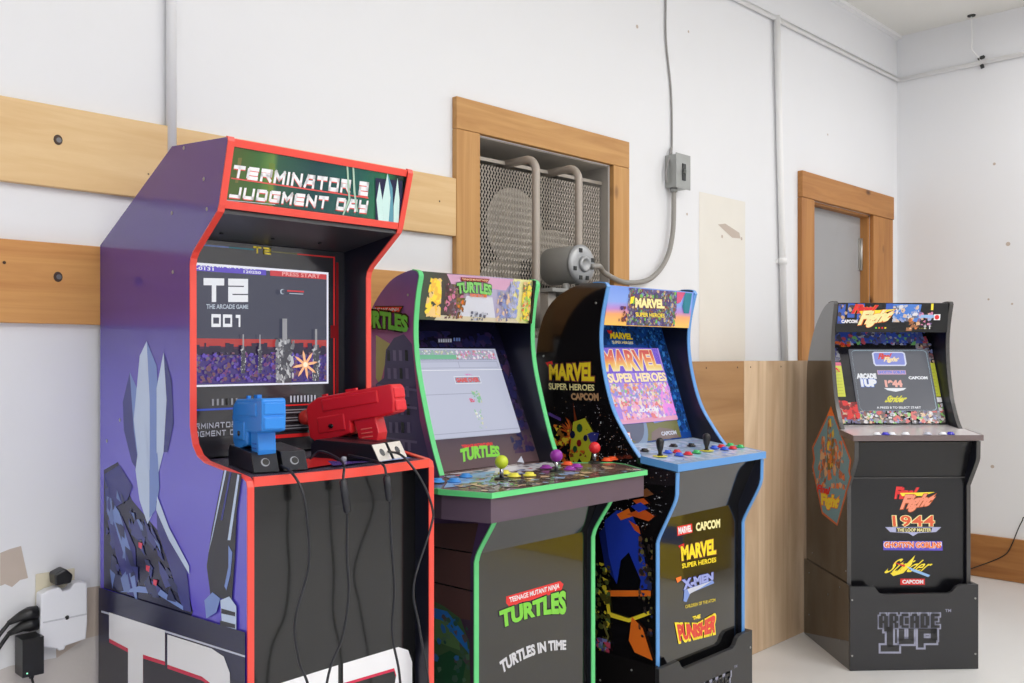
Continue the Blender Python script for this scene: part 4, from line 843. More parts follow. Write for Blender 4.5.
# marquee
def marquee(c, mq, m, root, rotz, x0, x1):
    mb = MB(); (y0, z0), (y1, z1) = mq; dy, dz_ = y1-y0, z1-z0; L = math.hypot(dy, dz_)
    sheet(mb, x0, x1, [mq[0], mq[1]], m, .006)
    P = Panel(mb, (0, y0, z0), (1, 0, 0), (0, dy/L, dz_/L), (0, -dz_/L, dy/L), root, rotz); return mb, P, L
MT = ramp_mat('street_marquee_print', [(0, (60, 74, 60)), (.2, (70, 62, 66)), (.35, (150, 130, 150)), (.55, (176, 168, 196)), (.78, (130, 130, 170)), (.80, (214, 206, 150)), (.94, (200, 200, 130)), (.97, (20, 30, 30)), (1, (16, 22, 26))], 'X', .02, .455, rough=.12, noise=.12, emit=.12)
mb, P, L = marquee(c, mqT, MT, RTM, 0, xi0, xi1); k_ = L
P.poly([(.10, k_-.002), (.36, k_-.002), (.33, k_*.72), (.12, k_*.78)], col('dusk_pink', (206, 160, 190))); P.poly([(.15, k_*.06), (.30, k_*.06), (.28, k_*.55), (.18, k_*.55)], col('mist_white', (206, 208, 220)))
P.poly([(.07, .0), (.40, .0), (.38, .012), (.08, .014)], col('street_sand', (206, 196, 170)))
# loose patches of colour in place of the printed figures
blobs(P, [(.045, k_*.88), (.085, k_*.88), (.09, k_*.06), (.03, k_*.06)], [YEL, col('amber', (240, 180, 60)), YEL, SKN], 60, .010, 2, px=False, squash=1.5)
blobs(P, [(.10, k_*.8), (.17, k_*.75), (.16, k_*.04), (.10, k_*.04)], [INK, PNK, col('umber', (80, 60, 66)), col('umber', (80, 60, 66)), OLV], 60, .010, 5, px=False); blobs(P, [(.14, k_*.5), (.18, k_*.5), (.17, k_*.05), (.15, k_*.05)], [ORG, DGR, BRN, OLV], 24, .008, 8, px=False)
blobs(P, [(.20, k_*.22), (.27, k_*.22), (.27, k_*.02), (.20, k_*.02)], [GRY, C4, SIL], 24, .007, 8, px=False)
blobs(P, [(.30, k_*.7), (.35, k_*.7), (.35, k_*.02), (.30, k_*.02)], [C3, GRY, C2, SKN, GRY], 40, .009, 8, px=False); blobs(P, [(.345, k_*.95), (.385, k_*.95), (.385, k_*.1), (.345, k_*.1)], [C2, LAV, LAV, GRY], 50, .010, 9, px=False)
blobs(P, [(.40, k_*.95), (.438, k_*.95), (.438, k_*.05), (.40, k_*.05)], [GRN, ORG, YEL, TEAL, DGR, RED, SKN, YEL], 70, .009, 10, px=False)
P.rect(.442, 0, .452, k_, INK)
P.pp([(460, 277), (489, 279), (487, 282.5), (461, 281)], DRED); text(P, 'TEENAGE MUTANT NINJA', [(461, 277.8), (488, 279.6), (487, 282), (462, 280.6)], SKN, .02)
text(P, 'TURTLES', [(456, 283), (491, 285), (491, 296), (457, 294)], col('logo_green_pale', (130, 200, 110)), .05, arch=.18, outline=DGR); text(P, 'TURTLES IN TIME', [(469, 293.5), (486, 294.5), (486, 297.5), (469, 296.5)], ORG, .04)
mb.build('marquee', c)
riser(c, WT, -.018, .47, .285)

# ------------------------------------------------------------------ 3. blue-edged cabinet
RM = (2.200, 1.592, 0); WM = .490
c = thing('arcade_cabinet', 'arcade cabinet with light blue edging and black riser, third from the left in the row', 'arcade machine', RM)
BE = mat('blue_edging', (92, 150, 214), .35)
def mkprof(dl, back, blend):
    body = smooth2([(.062, .934), (.105, .985), (.163, 1.072), (.198, 1.18), (.212, 1.28), (.206, 1.36), (.186, 1.445)], 5)
    low = [(0, .001), (0, .675)]+smooth2([(0, .69), (-.010, .715), (-.058, .808), (-.068, .838)], 4)+[(-.070, .902)]
    top = smooth2([(.183, 1.450), (.196, 1.462), (.25, 1.464), (.312, 1.458), (.41, 1.412), (.465, 1.325), (.486, 1.20)], 5)
    return low, body, top
low, body, top = mkprof(0, 0, 0); prof = low+[(.05, .915)]+body+top+[(.488, .001)]
mb = side_panel(c, 0, .015, prof, mat('space_black_side', (20, 18, 20), .09, spec=.9))
P = Panel(mb, (0, 0, 0), (0, 1, 0), (0, 0, 1), (-1, 0, 0), RM); P.lim = (-.07, .486)
LY = col('logo_yellow', (250, 222, 50)); LC = col('logo_cream', (246, 236, 170))
P.pp([(545.5, 362.5), (552, 361), (553, 364), (549, 368)], RED)
text(P, 'MARVEL', [(549, 364.5), (594.5, 362), (594.5, 381.5), (549.5, 380)], LY, .05, outline=col('logo_shadow', (130, 70, 60)), grow=.06)
text(P, 'SUPER HEROES', [(548.5, 383), (594.5, 384.5), (594.5, 391), (549, 389.5)], LC, .03); text(P, 'CAPCOM', [(571, 393), (598.5, 393), (599, 401), (571.5, 400)], col('dull_gold', (190, 150, 110)), .05)
# burst and star field
rnd = random.Random(11); FOR = [ORG, col('flame', (206, 90, 36)), col('flame_dark', (120, 54, 30)), INK]
for k in range(26):
    a = math.radians(200+rnd.uniform(-115, 60)); cx, cy = 579, 434; r = 14+rnd.random()*18
    P.pp([(cx+math.cos(a+.18)*9, cy+math.sin(a+.18)*9), (cx+math.cos(a)*r*.8, cy+math.sin(a)*r*1.3), (cx+math.cos(a-.18)*9, cy+math.sin(a-.18)*9)], rnd.choice(FOR[:3]))
P.pp([(574, 422), (586, 418), (594, 432), (592, 456), (588, 470), (580, 458), (574, 470), (570, 456), (572, 440)], col('burst_yellow', (196, 196, 50)))
blobs(P, [(554, 424), (572, 428), (572, 446), (554, 446)], [ORG, col('flame_dark', (120, 54, 30)), YEL, BRN], 18, .012, 4); blobs(P, [(560, 448), (600, 452), (600, 472), (560, 470)], [col('flame_dark', (120, 54, 30)), BRN, INK, ORG], 40, .012, 14)
for i, (x_, y_, r_) in enumerate(((573.5, 434.5, 2.7), (580.5, 428, 3), (580, 443, 2.5), (576, 449, 2.3), (586.5, 438, 2.2))): P.pp([(x_+r_*math.cos(k*.785), y_+r_*1.5*math.sin(k*.785)) for k in range(8)], (C4, DGR, DRED, DGR, NVY)[i])
P.pp([(588, 434), (593, 432), (600, 433), (598, 441), (592, 443)], C3)
P.pp([(550, 412), (562, 418), (562, 421), (549, 415)], PUR)
for k in range(170):
    x_, y_ = rnd.uniform(545, 634), rnd.uniform(396, 520)
    if x_ < 585 and y_ > 415: continue
    if x_ > 608+(y_-400)*.45 and y_ < 458: continue
    s_ = rnd.uniform(.25, .6); P.pp([(x_-s_, y_), (x_, y_-s_), (x_+s_, y_), (x_, y_+s_)], rnd.choice([WHT, WHT, SIL, GRY, SKN, BRN]), False)
P.up()
for k in range(420):
    x_, y_ = rnd.uniform(592, 676), rnd.uniform(408, 530); s_ = rnd.uniform(.25, .65)
    u, v = P.uv(x_, y_)
    if v > .90 and u < .07+(v-.93)*.72: continue
    if v <= .9 and u < -.05+max(0, (.83-v))*.5: continue
    P.poly([P.uv(x_-s_, y_), P.uv(x_, y_-s_), P.uv(x_+s_, y_), P.uv(x_, y_+s_)], rnd.choice([WHT, WHT, SIL, GRY, BRN, BRN]), False)
P.up()
# lower painted shapes: blue, orange and yellow swirls
BL2 = col('cobalt', (36, 62, 180)); BL3 = col('cobalt_dark', (24, 38, 110))
P.pp([(606, 520), (618, 510), (632, 512), (640, 530), (646, 560), (650, 588), (640, 590), (630, 566), (622, 592), (612, 572), (604, 548)], BL2)
P.pp([(600, 532), (606, 526), (610, 556), (616, 580), (606, 566)], BL3); P.pp([(622, 560), (630, 552), (642, 580), (640, 596), (626, 600), (618, 584)], INK)
P.pp([(608, 590), (652, 590), (652, 596), (609, 596)], ORG); P.pp([(606, 590), (609, 590), (612, 612), (630, 618), (652, 610), (652, 614), (630, 622), (609, 616)], YEL)
P.pp([(633, 616), (644, 628), (654, 660), (636, 652), (630, 640)], ORG); P.pp([(618, 514), (630, 508), (634, 516), (622, 520)], ORG)
for a in ([(634, 500), (645, 498), (650, 503), (640, 506)], [(628, 514), (644, 508), (656, 516), (650, 521)], [(630, 520), (640, 526), (642, 534), (636, 530)]): P.pp(a, col('flame', (206, 90, 36)))
P.pp([(640, 492), (648, 488), (655, 494), (646, 497)], BRN); P.pp([(632, 506), (642, 502), (650, 508), (640, 512)], BL2)
blobs(P, [(596, 560), (612, 566), (612, 660), (596, 655)], [col('jungle', (40, 92, 60)), INK, INK, col('jungle_dark', (24, 54, 40)), YEL], 60, .012, 5)
blobs(P, [(640, 530), (654, 530), (654, 640), (640, 636)], [INK, INK, col('cobalt_dark', (24, 38, 110)), BRN, OLV], 50, .011, 6)
P.pp([(606, 624), (611, 636), (606, 648), (612, 660), (610, 660), (604, 648), (609, 636), (604, 624)], OLV)
blobs(P, [(598, 636), (612, 640), (612, 660), (598, 656)], [TEAL, C2, RED, C3], 20, .012, 8)
P.off += .0003
for cc in ((596, 303), (543.5, 356)): u, v = P.uv(*cc); screw(mb, (0, u, v), (-1, 0, 0))
mb.build('side_panel', c)
mqM = ((.206, 1.333), (.184, 1.455)); bzM = ((.192, .957), (.325, 1.352))
xi0, xi1 = std_body(c, WM, prof, [low, body+top[:10]], BE, None, None, None, None, bzM, mqM, (None, [(.25, 1.461), (.312, 1.455), (.41, 1.409), (.465, 1.322), (.485, 1.2)]), None)
mb = MB(); sheet(mb, xi0, xi1, [(.012, .002), (.012, .752), (-.052, .898)], BLK, .010)
P = Panel(mb, (0, .012, 0), (1, 0, 0), (0, 0, 1), (0, -1, 0), RM)
P.pp([(677, 526.5), (692, 523.5), (692.5, 532.5), (677.5, 536)], RED); text(P, 'MARVEL', [(678, 527.5), (691.5, 524.8), (691.8, 531.5), (678.5, 534.5)], WHT, .05)
text(P, 'CAPCOM', [(695.5, 523), (720, 518.5), (720, 527.5), (696, 531.5)], LC, .05)
P.pp([(678, 546), (684, 543), (684, 548), (681, 550)], RED); text(P, 'MARVEL', [(680.5, 546.5), (716, 538), (716, 554), (681.5, 561)], LY, .05, outline=col('logo_shadow', (130, 70, 60)), grow=.05)
text(P, 'SUPER HEROES', [(681.5, 563.5), (716, 557), (716, 562), (682, 568.5)], LY, .03)
P.pp([(675.5, 578), (681, 576), (681, 580), (677, 583)], ORG); text(P, 'X-MEN', [(681, 580), (713, 572), (713, 579.5), (683, 590)], col('steel_logo', (150, 160, 220)), .06, outline=C3)
P.pp([(684, 590), (712, 580), (714, 583), (690, 593), (686, 602), (683, 601)], C2); P.pp([(687, 589), (711, 581), (700, 588), (689, 594)], SIL)
text(P, 'CHILDREN OF THE ATOM', [(684.5, 605), (715, 598), (715, 601.5), (685, 608.5)], col('dull_yellow', (200, 180, 60)), .03)
text(P, 'THE', [(692, 616.5), (700, 614), (700, 618), (692.5, 620)], YEL, .05); text(P, 'PUNISHER', [(676, 624), (717, 613), (714.5, 632.5), (679, 641.5)], col('punch_red', (220, 66, 50)), .07, warp=lambda a, b: (a, b*(.72+.28*abs(2*a-1))), outline=LY, grow=.14)
mb.build('front_panel', c)
# deck
DLB = mat('deck_print_ice', (176, 196, 220), .15, spec=.7)
zm = lambda y: .926+(y+.076)*.118
def deck(c, W, yf, yb, zfun, top_m, edge_m, th=.021, lip=.002):
    mb = MB(); pl = [(-lip, yf), (W+lip, yf), (W+lip, .052), (W-.0155, .056), (W-.0155, yb), (.0155, yb), (.0155, .056), (-lip, .052)]
    mb.extrude([(x, y, zfun(y)) for x, y in pl], (0, 0, -th+.001), top_m); d = mb.build('control_deck', c)
    mb2 = MB(); ribbon(mb2, [(-lip, .052), (-lip, yf), (W+lip, yf), (W+lip, .052)], .003, -th, .0008, edge_m, zfun); mb2.build('deck_edging', d)
    return d
dkM = deck(c, WM, -.076, .188, zm, DLB, BE)
mb = MB(); P = Panel(mb, (0, -.076, .926), (1, 0, 0), (0, 1, .118), (0, -.118, 1), RM); P.off = .0004
blobs(P, [(.01, .12), (.48, .12), (.48, .01), (.01, .01)], [LBL, SIL, C1, col('ice', (206, 214, 230)), C2], 80, .02, 3, px=False)
blobs(P, [(.03, .25), (.46, .25), (.46, .13), (.03, .13)], [LBL, C1, col('ice', (206, 214, 230)), LAV], 50, .02, 4, px=False)
mb.build('deck_print', dkM)
def dzm(px, py):
    v = rootz(RM, 0, .94, px, py)
    for _ in range(4): v = rootz(RM, 0, zm(v.y), px, py)
    return (v.x, v.y, zm(v.y)+.0016)
KB = mat('button_black', (24, 24, 28), .25); RB_ = mat('button_red', (206, 40, 56), .25); BB_ = mat('button_blue', (50, 90, 206), .25); GB_ = mat('button_green', (60, 180, 100), .25)
for px, py, m in ((644.5, 452.5, KB), (673.4, 447.8, KB), (691.3, 447.2, KB), (668, 453.6, BB_), (677, 453, RB_), (679, 455.8, BB_), (688, 454.8, RB_), (696.6, 453.2, GB_), (714.4, 448.8, BB_), (721.4, 447.6, RB_), (724.7, 449.8, BB_), (732.7, 448.9, RB_), (740.3, 447.6, GB_), (730.4, 446.2, GB_)):
    button(c, dzm(px, py), m, dkM, .0125)
bat_stick(dzm(660, 456.5), dkM, YPL); bat_stick(dzm(706.6, 451), dkM, YPL)
BZM = mat('bezel_crackle_blue', (24, 70, 150), .12, spec=.8)
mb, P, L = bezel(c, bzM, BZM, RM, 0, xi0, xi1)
CR = [col('crackle_dark', (12, 22, 50)), col('crackle_dark', (12, 22, 50)), col('crackle_blue', (30, 96, 190)), col('crackle_mid', (20, 48, 110)), col('crackle_light', (60, 140, 220))]
blobs(P, [(.02, L-.004), (WM-.02, L-.004), (WM-.02, L*.8), (.02, L*.8)], CR, 190, .011, 3, px=False); blobs(P, [(.36, L*.85), (WM-.02, L*.85), (WM-.02, .02), (.36, .02)], CR, 260, .011, 4, px=False)
qq = [(599, 423), (677, 421), (692, 440), (598, 452)]
P.rect(.02, .004, .41, L*.24, col('bezel_olive_reflection', (112, 112, 70)))  # olive and blue-grey tones paint glass reflections into the lower bezel
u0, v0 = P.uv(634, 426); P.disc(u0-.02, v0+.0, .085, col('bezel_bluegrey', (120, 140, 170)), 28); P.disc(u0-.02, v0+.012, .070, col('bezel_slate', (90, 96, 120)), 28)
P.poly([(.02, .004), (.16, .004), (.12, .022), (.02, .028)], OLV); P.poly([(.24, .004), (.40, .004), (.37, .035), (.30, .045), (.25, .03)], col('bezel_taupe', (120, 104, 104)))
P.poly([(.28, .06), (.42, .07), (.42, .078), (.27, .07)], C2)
text(P, 'MARVEL', [(618, 434), (630, 433), (631, 441), (619, 443)], WHT, .05, outline=RED); text(P, 'CAPCOM', [(660, 432), (675, 430.5), (676, 434.5), (661, 436)], SIL, .05)
text(P, 'MARVEL', [(609, 332), (631, 334), (632, 340), (609.5, 339)], LY, .05); text(P, 'SUPER HEROES', [(611, 341), (632, 342), (632.5, 344.5), (612, 344)], LC, .02); P.pp([(606, 330.5), (611, 331), (611, 334), (608, 334)], RED)
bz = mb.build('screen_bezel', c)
mb = MB(); P.mb = mb; P.off = .0085
q = [P.uv(602, 347), P.uv(656, 349), P.uv(676, 420), P.uv(613, 424)]; uR = (q[1][0]+q[2][0])/2-.0; vT = q[1][1]; vB = q[2][1]; uL = WM-uR
vs = [P.p(u, v, o) for o in (.0004, .0085) for u, v in ((uL, vB), (uR, vB), (uR, vT), (uL, vT))]
mb.add(vs, [(4, 5, 6, 7), (0, 3, 2, 1), (0, 1, 5, 4), (1, 2, 6, 5), (2, 3, 7, 6), (3, 0, 4, 7)], E('orchid', (170, 140, 226), .8))
W_ = uR-uL; H_ = vT-vB
R4(0, .66, .98, 1, E('violet_deep', (110, 84, 206), .8)); R4(.8, .08, 1, .5, E('pink', (236, 140, 230), .8)); R4(0, 0, 1, .06, E('rose', (226, 160, 190), .8))
HOT = [E('hot_red', (226, 80, 60), .8), E('hot_orange', (240, 150, 70), .8), LWT, E('hot_blue', (90, 130, 226), .8), E('hot_green', (90, 200, 110), .8), E('hot_pink', (240, 170, 210), .8), E('orchid', (170, 140, 226), .8), E('hot_cream', (250, 226, 180), .8)]
blobs(P, [sq(.02, .52), sq(.98, .52), sq(.98, .22), sq(.02, .22)], HOT, 260, .010, 5, px=False); blobs(P, [sq(.1, .34), sq(.8, .34), sq(.8, .04), sq(.1, .04)], [LWT, HOT[5], HOT[6], HOT[7], HOT[5], HOT[0]], 130, .012, 7, px=False); blobs(P, [sq(.8, .5), sq(1, .5), sq(1, .05), sq(.8, .05)], [HOT[5], HOT[6], E('pink', (236, 140, 230), .8)], 30, .01, 8, px=False)
FIRE = ramp_mat('lit_fire_letters', [(0, (250, 246, 190)), (.35, (250, 200, 90)), (.7, (240, 110, 60)), (1, (214, 60, 60))], 'Z', 1.18, 1.25, emit=.9)
text(P, 'MARVEL', [sq(.02, .97), sq(.93, .97), sq(.96, .69), sq(.0, .69)], FIRE, .04, px=False, outline=E('hot_cream', (250, 226, 180), .9), grow=.04)
text(P, 'SUPER HEROES', [sq(.02, .655), sq(.99, .655), sq(.99, .53), sq(.02, .53)], E('hot_cream', (250, 226, 180), .9), .05, px=False, outline=E('violet_deep', (110, 84, 206), .8))
text(P, 'CAPCOM', [sq(.4, .18), sq(.7, .18), sq(.7, .13), sq(.4, .13)], LWT, .05, px=False)
mb.build('display', bz)
MM = ramp_mat('sky_marquee_print', [(0, (240, 190, 96)), (.28, (232, 160, 110)), (.42, (176, 130, 200)), (.6, (130, 160, 226)), (1, (120, 150, 220))], 'Z', 1.333, 1.455, rough=.12, noise=.08, emit=.15)
mb, P, L = marquee(c, mqM, MM, RM, 0, xi0, xi1); k_ = L
MIX = [C3, DRED, DGR, GRN, C2, BRN, SKN, GRY, PUR, col('brick', (150, 66, 60)), col('grape', (90, 76, 130)), col('fern', (80, 120, 90))]
P.poly([(.125, .002), (.37, .002), (.385, k_*.6), (.36, k_-.003), (.115, k_-.003), (.13, k_*.5)], col('grape', (90, 76, 130)))
blobs(P, [(.11, k_-.003), (.38, k_-.003), (.39, .003), (.125, .003)], MIX, 420, .0085, 21, px=False); blobs(P, [(.08, k_*.5), (.12, k_*.5), (.12, k_*.1), (.08, k_*.1)], [DRED, BRN, C3], 14, .008, 2, px=False)
P.poly([(.43, .05), (.46, .05), (.46, k_-.004), (.42, k_-.004), (.415, k_*.6)], TEAL); P.poly([(.37, k_-.003), (.42, k_-.003), (.40, k_*.7), (.38, k_*.65)], col('rose_print', (214, 90, 130)))
text(P, 'MARVEL', [(634.5, 297.5), (663.5, 299.5), (664, 308.5), (634.5, 307.5)], LC, .06, outline=col('logo_shadow', (130, 70, 60))); P.pp([(630, 297), (634, 296), (632, 303), (629, 304)], YEL)
text(P, 'SUPER HEROES', [(634.5, 312), (664, 313.5), (664, 317.5), (635, 316.5)], LY, .03, outline=C3)
mb.build('marquee', c)
rf, yf, rx0, rx1 = riser(c, WM, -.022, .46)
mb = MB(); P = Panel(mb, (0, -.022, 0), (1, 0, 0), (0, 0, 1), (0, -1, 0), RM); P.off = .0004
LOGO = col('logo_bluegrey', (152, 154, 176))
arcade_logo(P, [(.135, .248), (.385, .248), (.385, .062), (.135, .062)], LOGO, RISM, px=False); text(P, 'TM', [(.39, .243), (.41, .243), (.41, .234), (.39, .234)], LOGO, .02, px=False)
mb.build('riser_lettering', rf)

# ------------------------------------------------------------------ 4. cabinet standing alone at the far right
ROT = math.radians(-42.4); RF = (3.525, 1.625, 0); WF = .502
c = thing('arcade_cabinet', 'black arcade cabinet on a riser with a kite-shaped side picture, standing alone at right', 'arcade machine', RF, ROT)
KE = mat('dark_grey_edging', (70, 68, 68), .3)
body = smooth2([(.055, .936), (.085, .975), (.125, 1.06), (.152, 1.18), (.160, 1.28), (.152, 1.36), (.130, 1.445)], 5)
low = [(0, .001), (0, .71)]+smooth2([(0, .72), (-.010, .735), (-.060, .815), (-.070, .838)], 4)+[(-.072, .902)]
top = smooth2([(.128, 1.450), (.140, 1.460), (.20, 1.455), (.264, 1.423), (.335, 1.36), (.388, 1.284), (.425, 1.20), (.436, 1.12)], 5)
prof = low+[(.045, .915)]+body+top+[(.436, .001)]
mb = side_panel(c, 0, .015, prof, SIDEBLK)
P = Panel(mb, (0, 0, 0), (0, 1, 0), (0, 0, 1), (-1, 0, 0), RF, ROT)
kite = [(831, 406), (834.5, 416), (851.5, 460), (850, 471), (851.5, 477), (837.5, 526), (822, 514), (812, 467), (813.5, 459), (812, 447), (827, 416)]
P.pp(kite, col('kite_orange', (206, 110, 70))); cx, cy = 831, 466
P.pp([(cx+(x-cx)*.91, cy+(y-cy)*.955) for x, y in kite], col('kite_blue', (110, 160, 180)))
P.pp([(831, 406), (834.5, 416), (827, 416)], ORG)
blobs(P, [(822, 436), (842, 440), (846, 490), (816, 486)], [ORG, col('rust', (190, 86, 40)), col('rust_dark', (120, 60, 40)), SKN, TEAL], 90, .016, 6, squash=1.6); blobs(P, [(828, 418), (834, 418), (835, 470), (827, 470)], [YEL, ORG, col('rust_dark', (120, 60, 40)), DGR], 26, .014, 7, squash=2)
text(P, 'Final', [(817.5, 484), (830, 487), (830, 495), (818, 492)], RED, .06, shear=.15); text(P, 'Fight', [(820, 493), (840, 496), (838, 512), (823, 508)], YEL, .06, shear=.15, outline=ORG)
P.off += .0003
for cc in ((812.5, 553), (846, 571), (813, 473), (850.5, 487)): u, v = P.uv(*cc); screw(mb, (0, max(.01, u), v), (-1, 0, 0), .003)
mb.build('side_panel', c)
mqF = ((.150, 1.334), (.131, 1.455)); bzF = ((.150, .952), (.298, 1.355))
xi0, xi1 = std_body(c, WF, prof, [low, body+top[:10]], KE, None, None, None, None, bzF, mqF, (None, [(.20, 1.452), (.264, 1.420), (.335, 1.357), (.388, 1.281), (.42, 1.2), (.433, 1.12)]), None)
mb = MB(); sheet(mb, xi0, xi1, [(.012, .002), (.012, .752), (-.052, .898)], mat('black_satin_board', (17, 17, 21), .22, bump=.02, bscale=60), .010)
mb.box((xi0, .0085, .748), (xi1, .0125, .752), KE)
P = Panel(mb, (0, .012, 0), (1, 0, 0), (0, 0, 1), (0, -1, 0), RF, ROT)
text(P, 'Final', [(894, 486.5), (917, 487.5), (914, 499), (896, 499)], RED, .06, shear=.2, outline=DRED, grow=.03)
P.pp([(900, 493), (935, 492), (922, 496), (902, 496)], YEL); text(P, 'Fight', [(901, 495), (935, 493.5), (929, 509), (902, 513)], col('peach', (244, 150, 120)), .06, shear=.25, outline=col('rust', (190, 86, 40)), grow=.04)
text(P, '1944', [(892, 515.5), (934.5, 515.5), (934.5, 526.5), (893, 526.5)], col('orange_logo', (226, 96, 60)), .02, spacing=1.06, outline=LC, grow=.05)
P.pp([(885, 527), (941, 527), (936, 532), (918, 533), (913, 536), (908, 533), (890, 532)], LAV); P.pp([(896, 527.6), (932, 527.6), (931, 532), (896, 532)], INK); text(P, 'THE LOOP MASTER', [(897, 528.2), (931, 528.2), (931, 531.6), (897, 531.6)], LC, .03)
P.pp([(883, 541), (942, 541), (942.5, 550.5), (883, 550)], col('logo_violet', (96, 80, 200))); text(P, "GHOSTS'N GOBLINS", [(884, 541.5), (941, 541.8), (941, 548), (884, 547.6)], ORG, .05, outline=WHT, grow=.05)
text(P, 'Strider', [(892, 558), (930, 560), (932, 571), (890, 573)], YEL, .01, shear=.35); P.pp([(890, 573), (900, 570), (915, 555), (911, 565), (903, 573), (893, 576)], YEL); P.pp([(906, 566), (930, 575), (928, 577), (912, 571)], LBL); P.pp([(893, 562), (905, 565), (904, 567)], RED)
P.pp([(900, 578.5), (924.5, 578.5), (924.5, 584.8), (900, 584.8)], RED); text(P, 'CAPCOM', [(902, 579.6), (923, 579.6), (923, 583.6), (902, 583.6)], WHT, .05)
mb.build('front_panel', c)
DGY = mat('deck_print_silver', (196, 190, 192), .2, spec=.7); KE2 = mat('deck_edge_taupe', (110, 96, 96), .35)
zF = lambda y: .926+(y+.078)*.11
dkF = deck(c, WF, -.078, .146, zF, DGY, KE2, lip=.008)
WB_ = mat('button_white', (236, 238, 246), .25); PB_ = mat('button_violet', (70, 64, 190), .25)
for px, py, m in ((880, 431.5, WB_), (889.5, 431, PB_), (896.8, 430.5, WB_), (909.6, 431, WB_), (932.5, 430.4, SIL), (945.2, 432, WB_), (953.5, 431.6, PB_)):
    v = rootz(RF, ROT, .936, px, py+2.4)
    for _ in range(6): v = rootz(RF, ROT, zF(max(-.07, min(.14, v.y))), px, py+2.2)
    y_ = max(-.06, min(.125, v.y)); button(c, (v.x, y_, zF(y_)+.0005), m, dkF, .014)
mb, P, L = bezel(c, bzF, mat('bezel_black_art', (26, 26, 34), .1, spec=.8), RF, ROT, xi0, xi1)
P.rect(.02, L*.84, WF-.05, L*.985, col('poster_blue', (60, 90, 200))); P.rect(.02, L*.55, .07, L*.70, C4)
blobs(P, [(.02, L*.98), (WF-.03, L*.98), (WF-.03, L*.82), (.02, L*.82)], [col('poster_blue', (60, 90, 200)), C3, RED, SIL, C2, INK, BLU, GRN, C4], 120, .014, 3, px=False); blobs(P, [(.02, L*.86), (.13, L*.86), (.13, L*.8), (.02, L*.8)], [RED, ORG, DRED, OLV], 30, .010, 3, px=False)
blobs(P, [(WF-.09, L*.84), (WF-.02, L*.84), (WF-.02, L*.60), (WF-.09, L*.60)], [GRY, DRED, C2, SKN, INK], 40, .015, 5, px=False); blobs(P, [(.02, L*.80), (.075, L*.80), (.075, L*.64), (.02, L*.64)], [GRY, C4, C3], 24, .015, 5, px=False)
YP_ = col('poster_yellow', (206, 212, 70)); P.rect(.02, L*.60, .075, L*.635, col('rose_print', (214, 90, 130))); P.rect(.02, L*.28, .075, L*.60, YP_); P.rect(WF-.085, L*.28, WF-.02, L*.63, YP_)
for i in range(8): P.rect(.03, L*(.31+.032*i), .068, L*(.312+.032*i), OLV); P.rect(WF-.078, L*(.31+.036*i), WF-.03, L*(.312+.036*i), OLV)
blobs(P, [(.028, L*.58), (.065, L*.58), (.065, L*.53), (.028, L*.53)], [RED], 8, .006, 5, px=False); P.rect(WF-.085, L*.22, WF-.02, L*.27, WHT); P.disc(WF-.055, L*.245, .012, RED, 14)
blobs(P, [(.02, L*.22), (WF-.02, L*.22), (WF-.02, .003), (.02, .003)], [RED, INK, SIL, GRY, SKN, DRED, C3, GRN, WHT, INK, C2], 420, .013, 9, px=False); blobs(P, [(.025, L*.25), (.13, L*.22), (.12, .02), (.025, .02)], [RED, DRED, RED, INK, RED], 50, .018, 13, px=False)
bz = mb.build('screen_bezel', c)
mb = MB(); P.mb = mb; P.off = .0085
q = [P.uv(850, 349), P.uv(928, 350.5), P.uv(933, 411), P.uv(853, 411.5)]; uL = (q[0][0]+q[3][0])/2+.006; uR = (q[1][0]+q[2][0])/2+.008; vT = (q[0][1]+q[1][1])/2; vB = (q[2][1]+q[3][1])/2
vs = [P.p(u, v, o) for o in (.0004, .0085) for u, v in ((uL, vB), (uR, vB), (uR, vT), (uL, vT))]
mb.add(vs, [(4, 5, 6, 7), (0, 3, 2, 1), (0, 1, 5, 4), (1, 2, 6, 5), (2, 3, 7, 6), (3, 0, 4, 7)], mat('lit_charcoal_haze', (104, 106, 114), .12, emit=.9))  # screen grey is raised to paint in the haze on the glass
W_ = uR-uL; H_ = vT-vB; LN = E('line_ice', (176, 200, 214), .7)
cr = []
for (cx_, cy_, a0) in ((.93, .93, 0), (.07, .93, 90), (.07, .05, 180), (.93, .05, 270)):
    for k in range(5): a = math.radians(a0+k*22.5); cr.append((cx_+.045*math.cos(a), cy_+.045*math.sin(a)))
P.pline([sq(*p) for p in cr+cr[:1]], .0032, LN)
P.poly([sq(a, b) for a, b in ((.30, .72), (.68, .72), (.70, .76), (.70, .93), (.67, .955), (.31, .955), (.28, .93), (.28, .76))], E('chip_white', (220, 224, 246), .8)); P.poly([sq(a, b) for a, b in ((.31, .74), (.67, .74), (.68, .77), (.68, .92), (.66, .935), (.32, .935), (.30, .92), (.30, .77))], E('chip_blue', (140, 150, 220), .7))
text(P, 'Final', [sq(.36, .93), sq(.52, .93), sq(.5, .83), sq(.36, .83)], E('hot_red', (226, 80, 60), .8), .06, px=False, shear=.2); text(P, 'Fight', [sq(.42, .87), sq(.62, .87), sq(.58, .77), sq(.42, .77)], E('hot_cream', (250, 226, 180), .9), .06, px=False, shear=.2)
R4(.31, .58, .67, .65, E('chip_pink', (206, 170, 200), .7)); text(P, "GHOSTS'N GOBLINS", [sq(.32, .645), sq(.66, .645), sq(.66, .595), sq(.32, .595)], E('hot_blue', (90, 130, 226), .8), .04, px=False)
text(P, 'ARCADE', [sq(.04, .60), sq(.29, .60), sq(.29, .51), sq(.04, .51)], LWT, .08, px=False); text(P, '1UP', [sq(.08, .505), sq(.28, .505), sq(.28, .38), sq(.08, .38)], LWT, .09, px=False, outline=E('hot_blue', (90, 130, 226), .8))
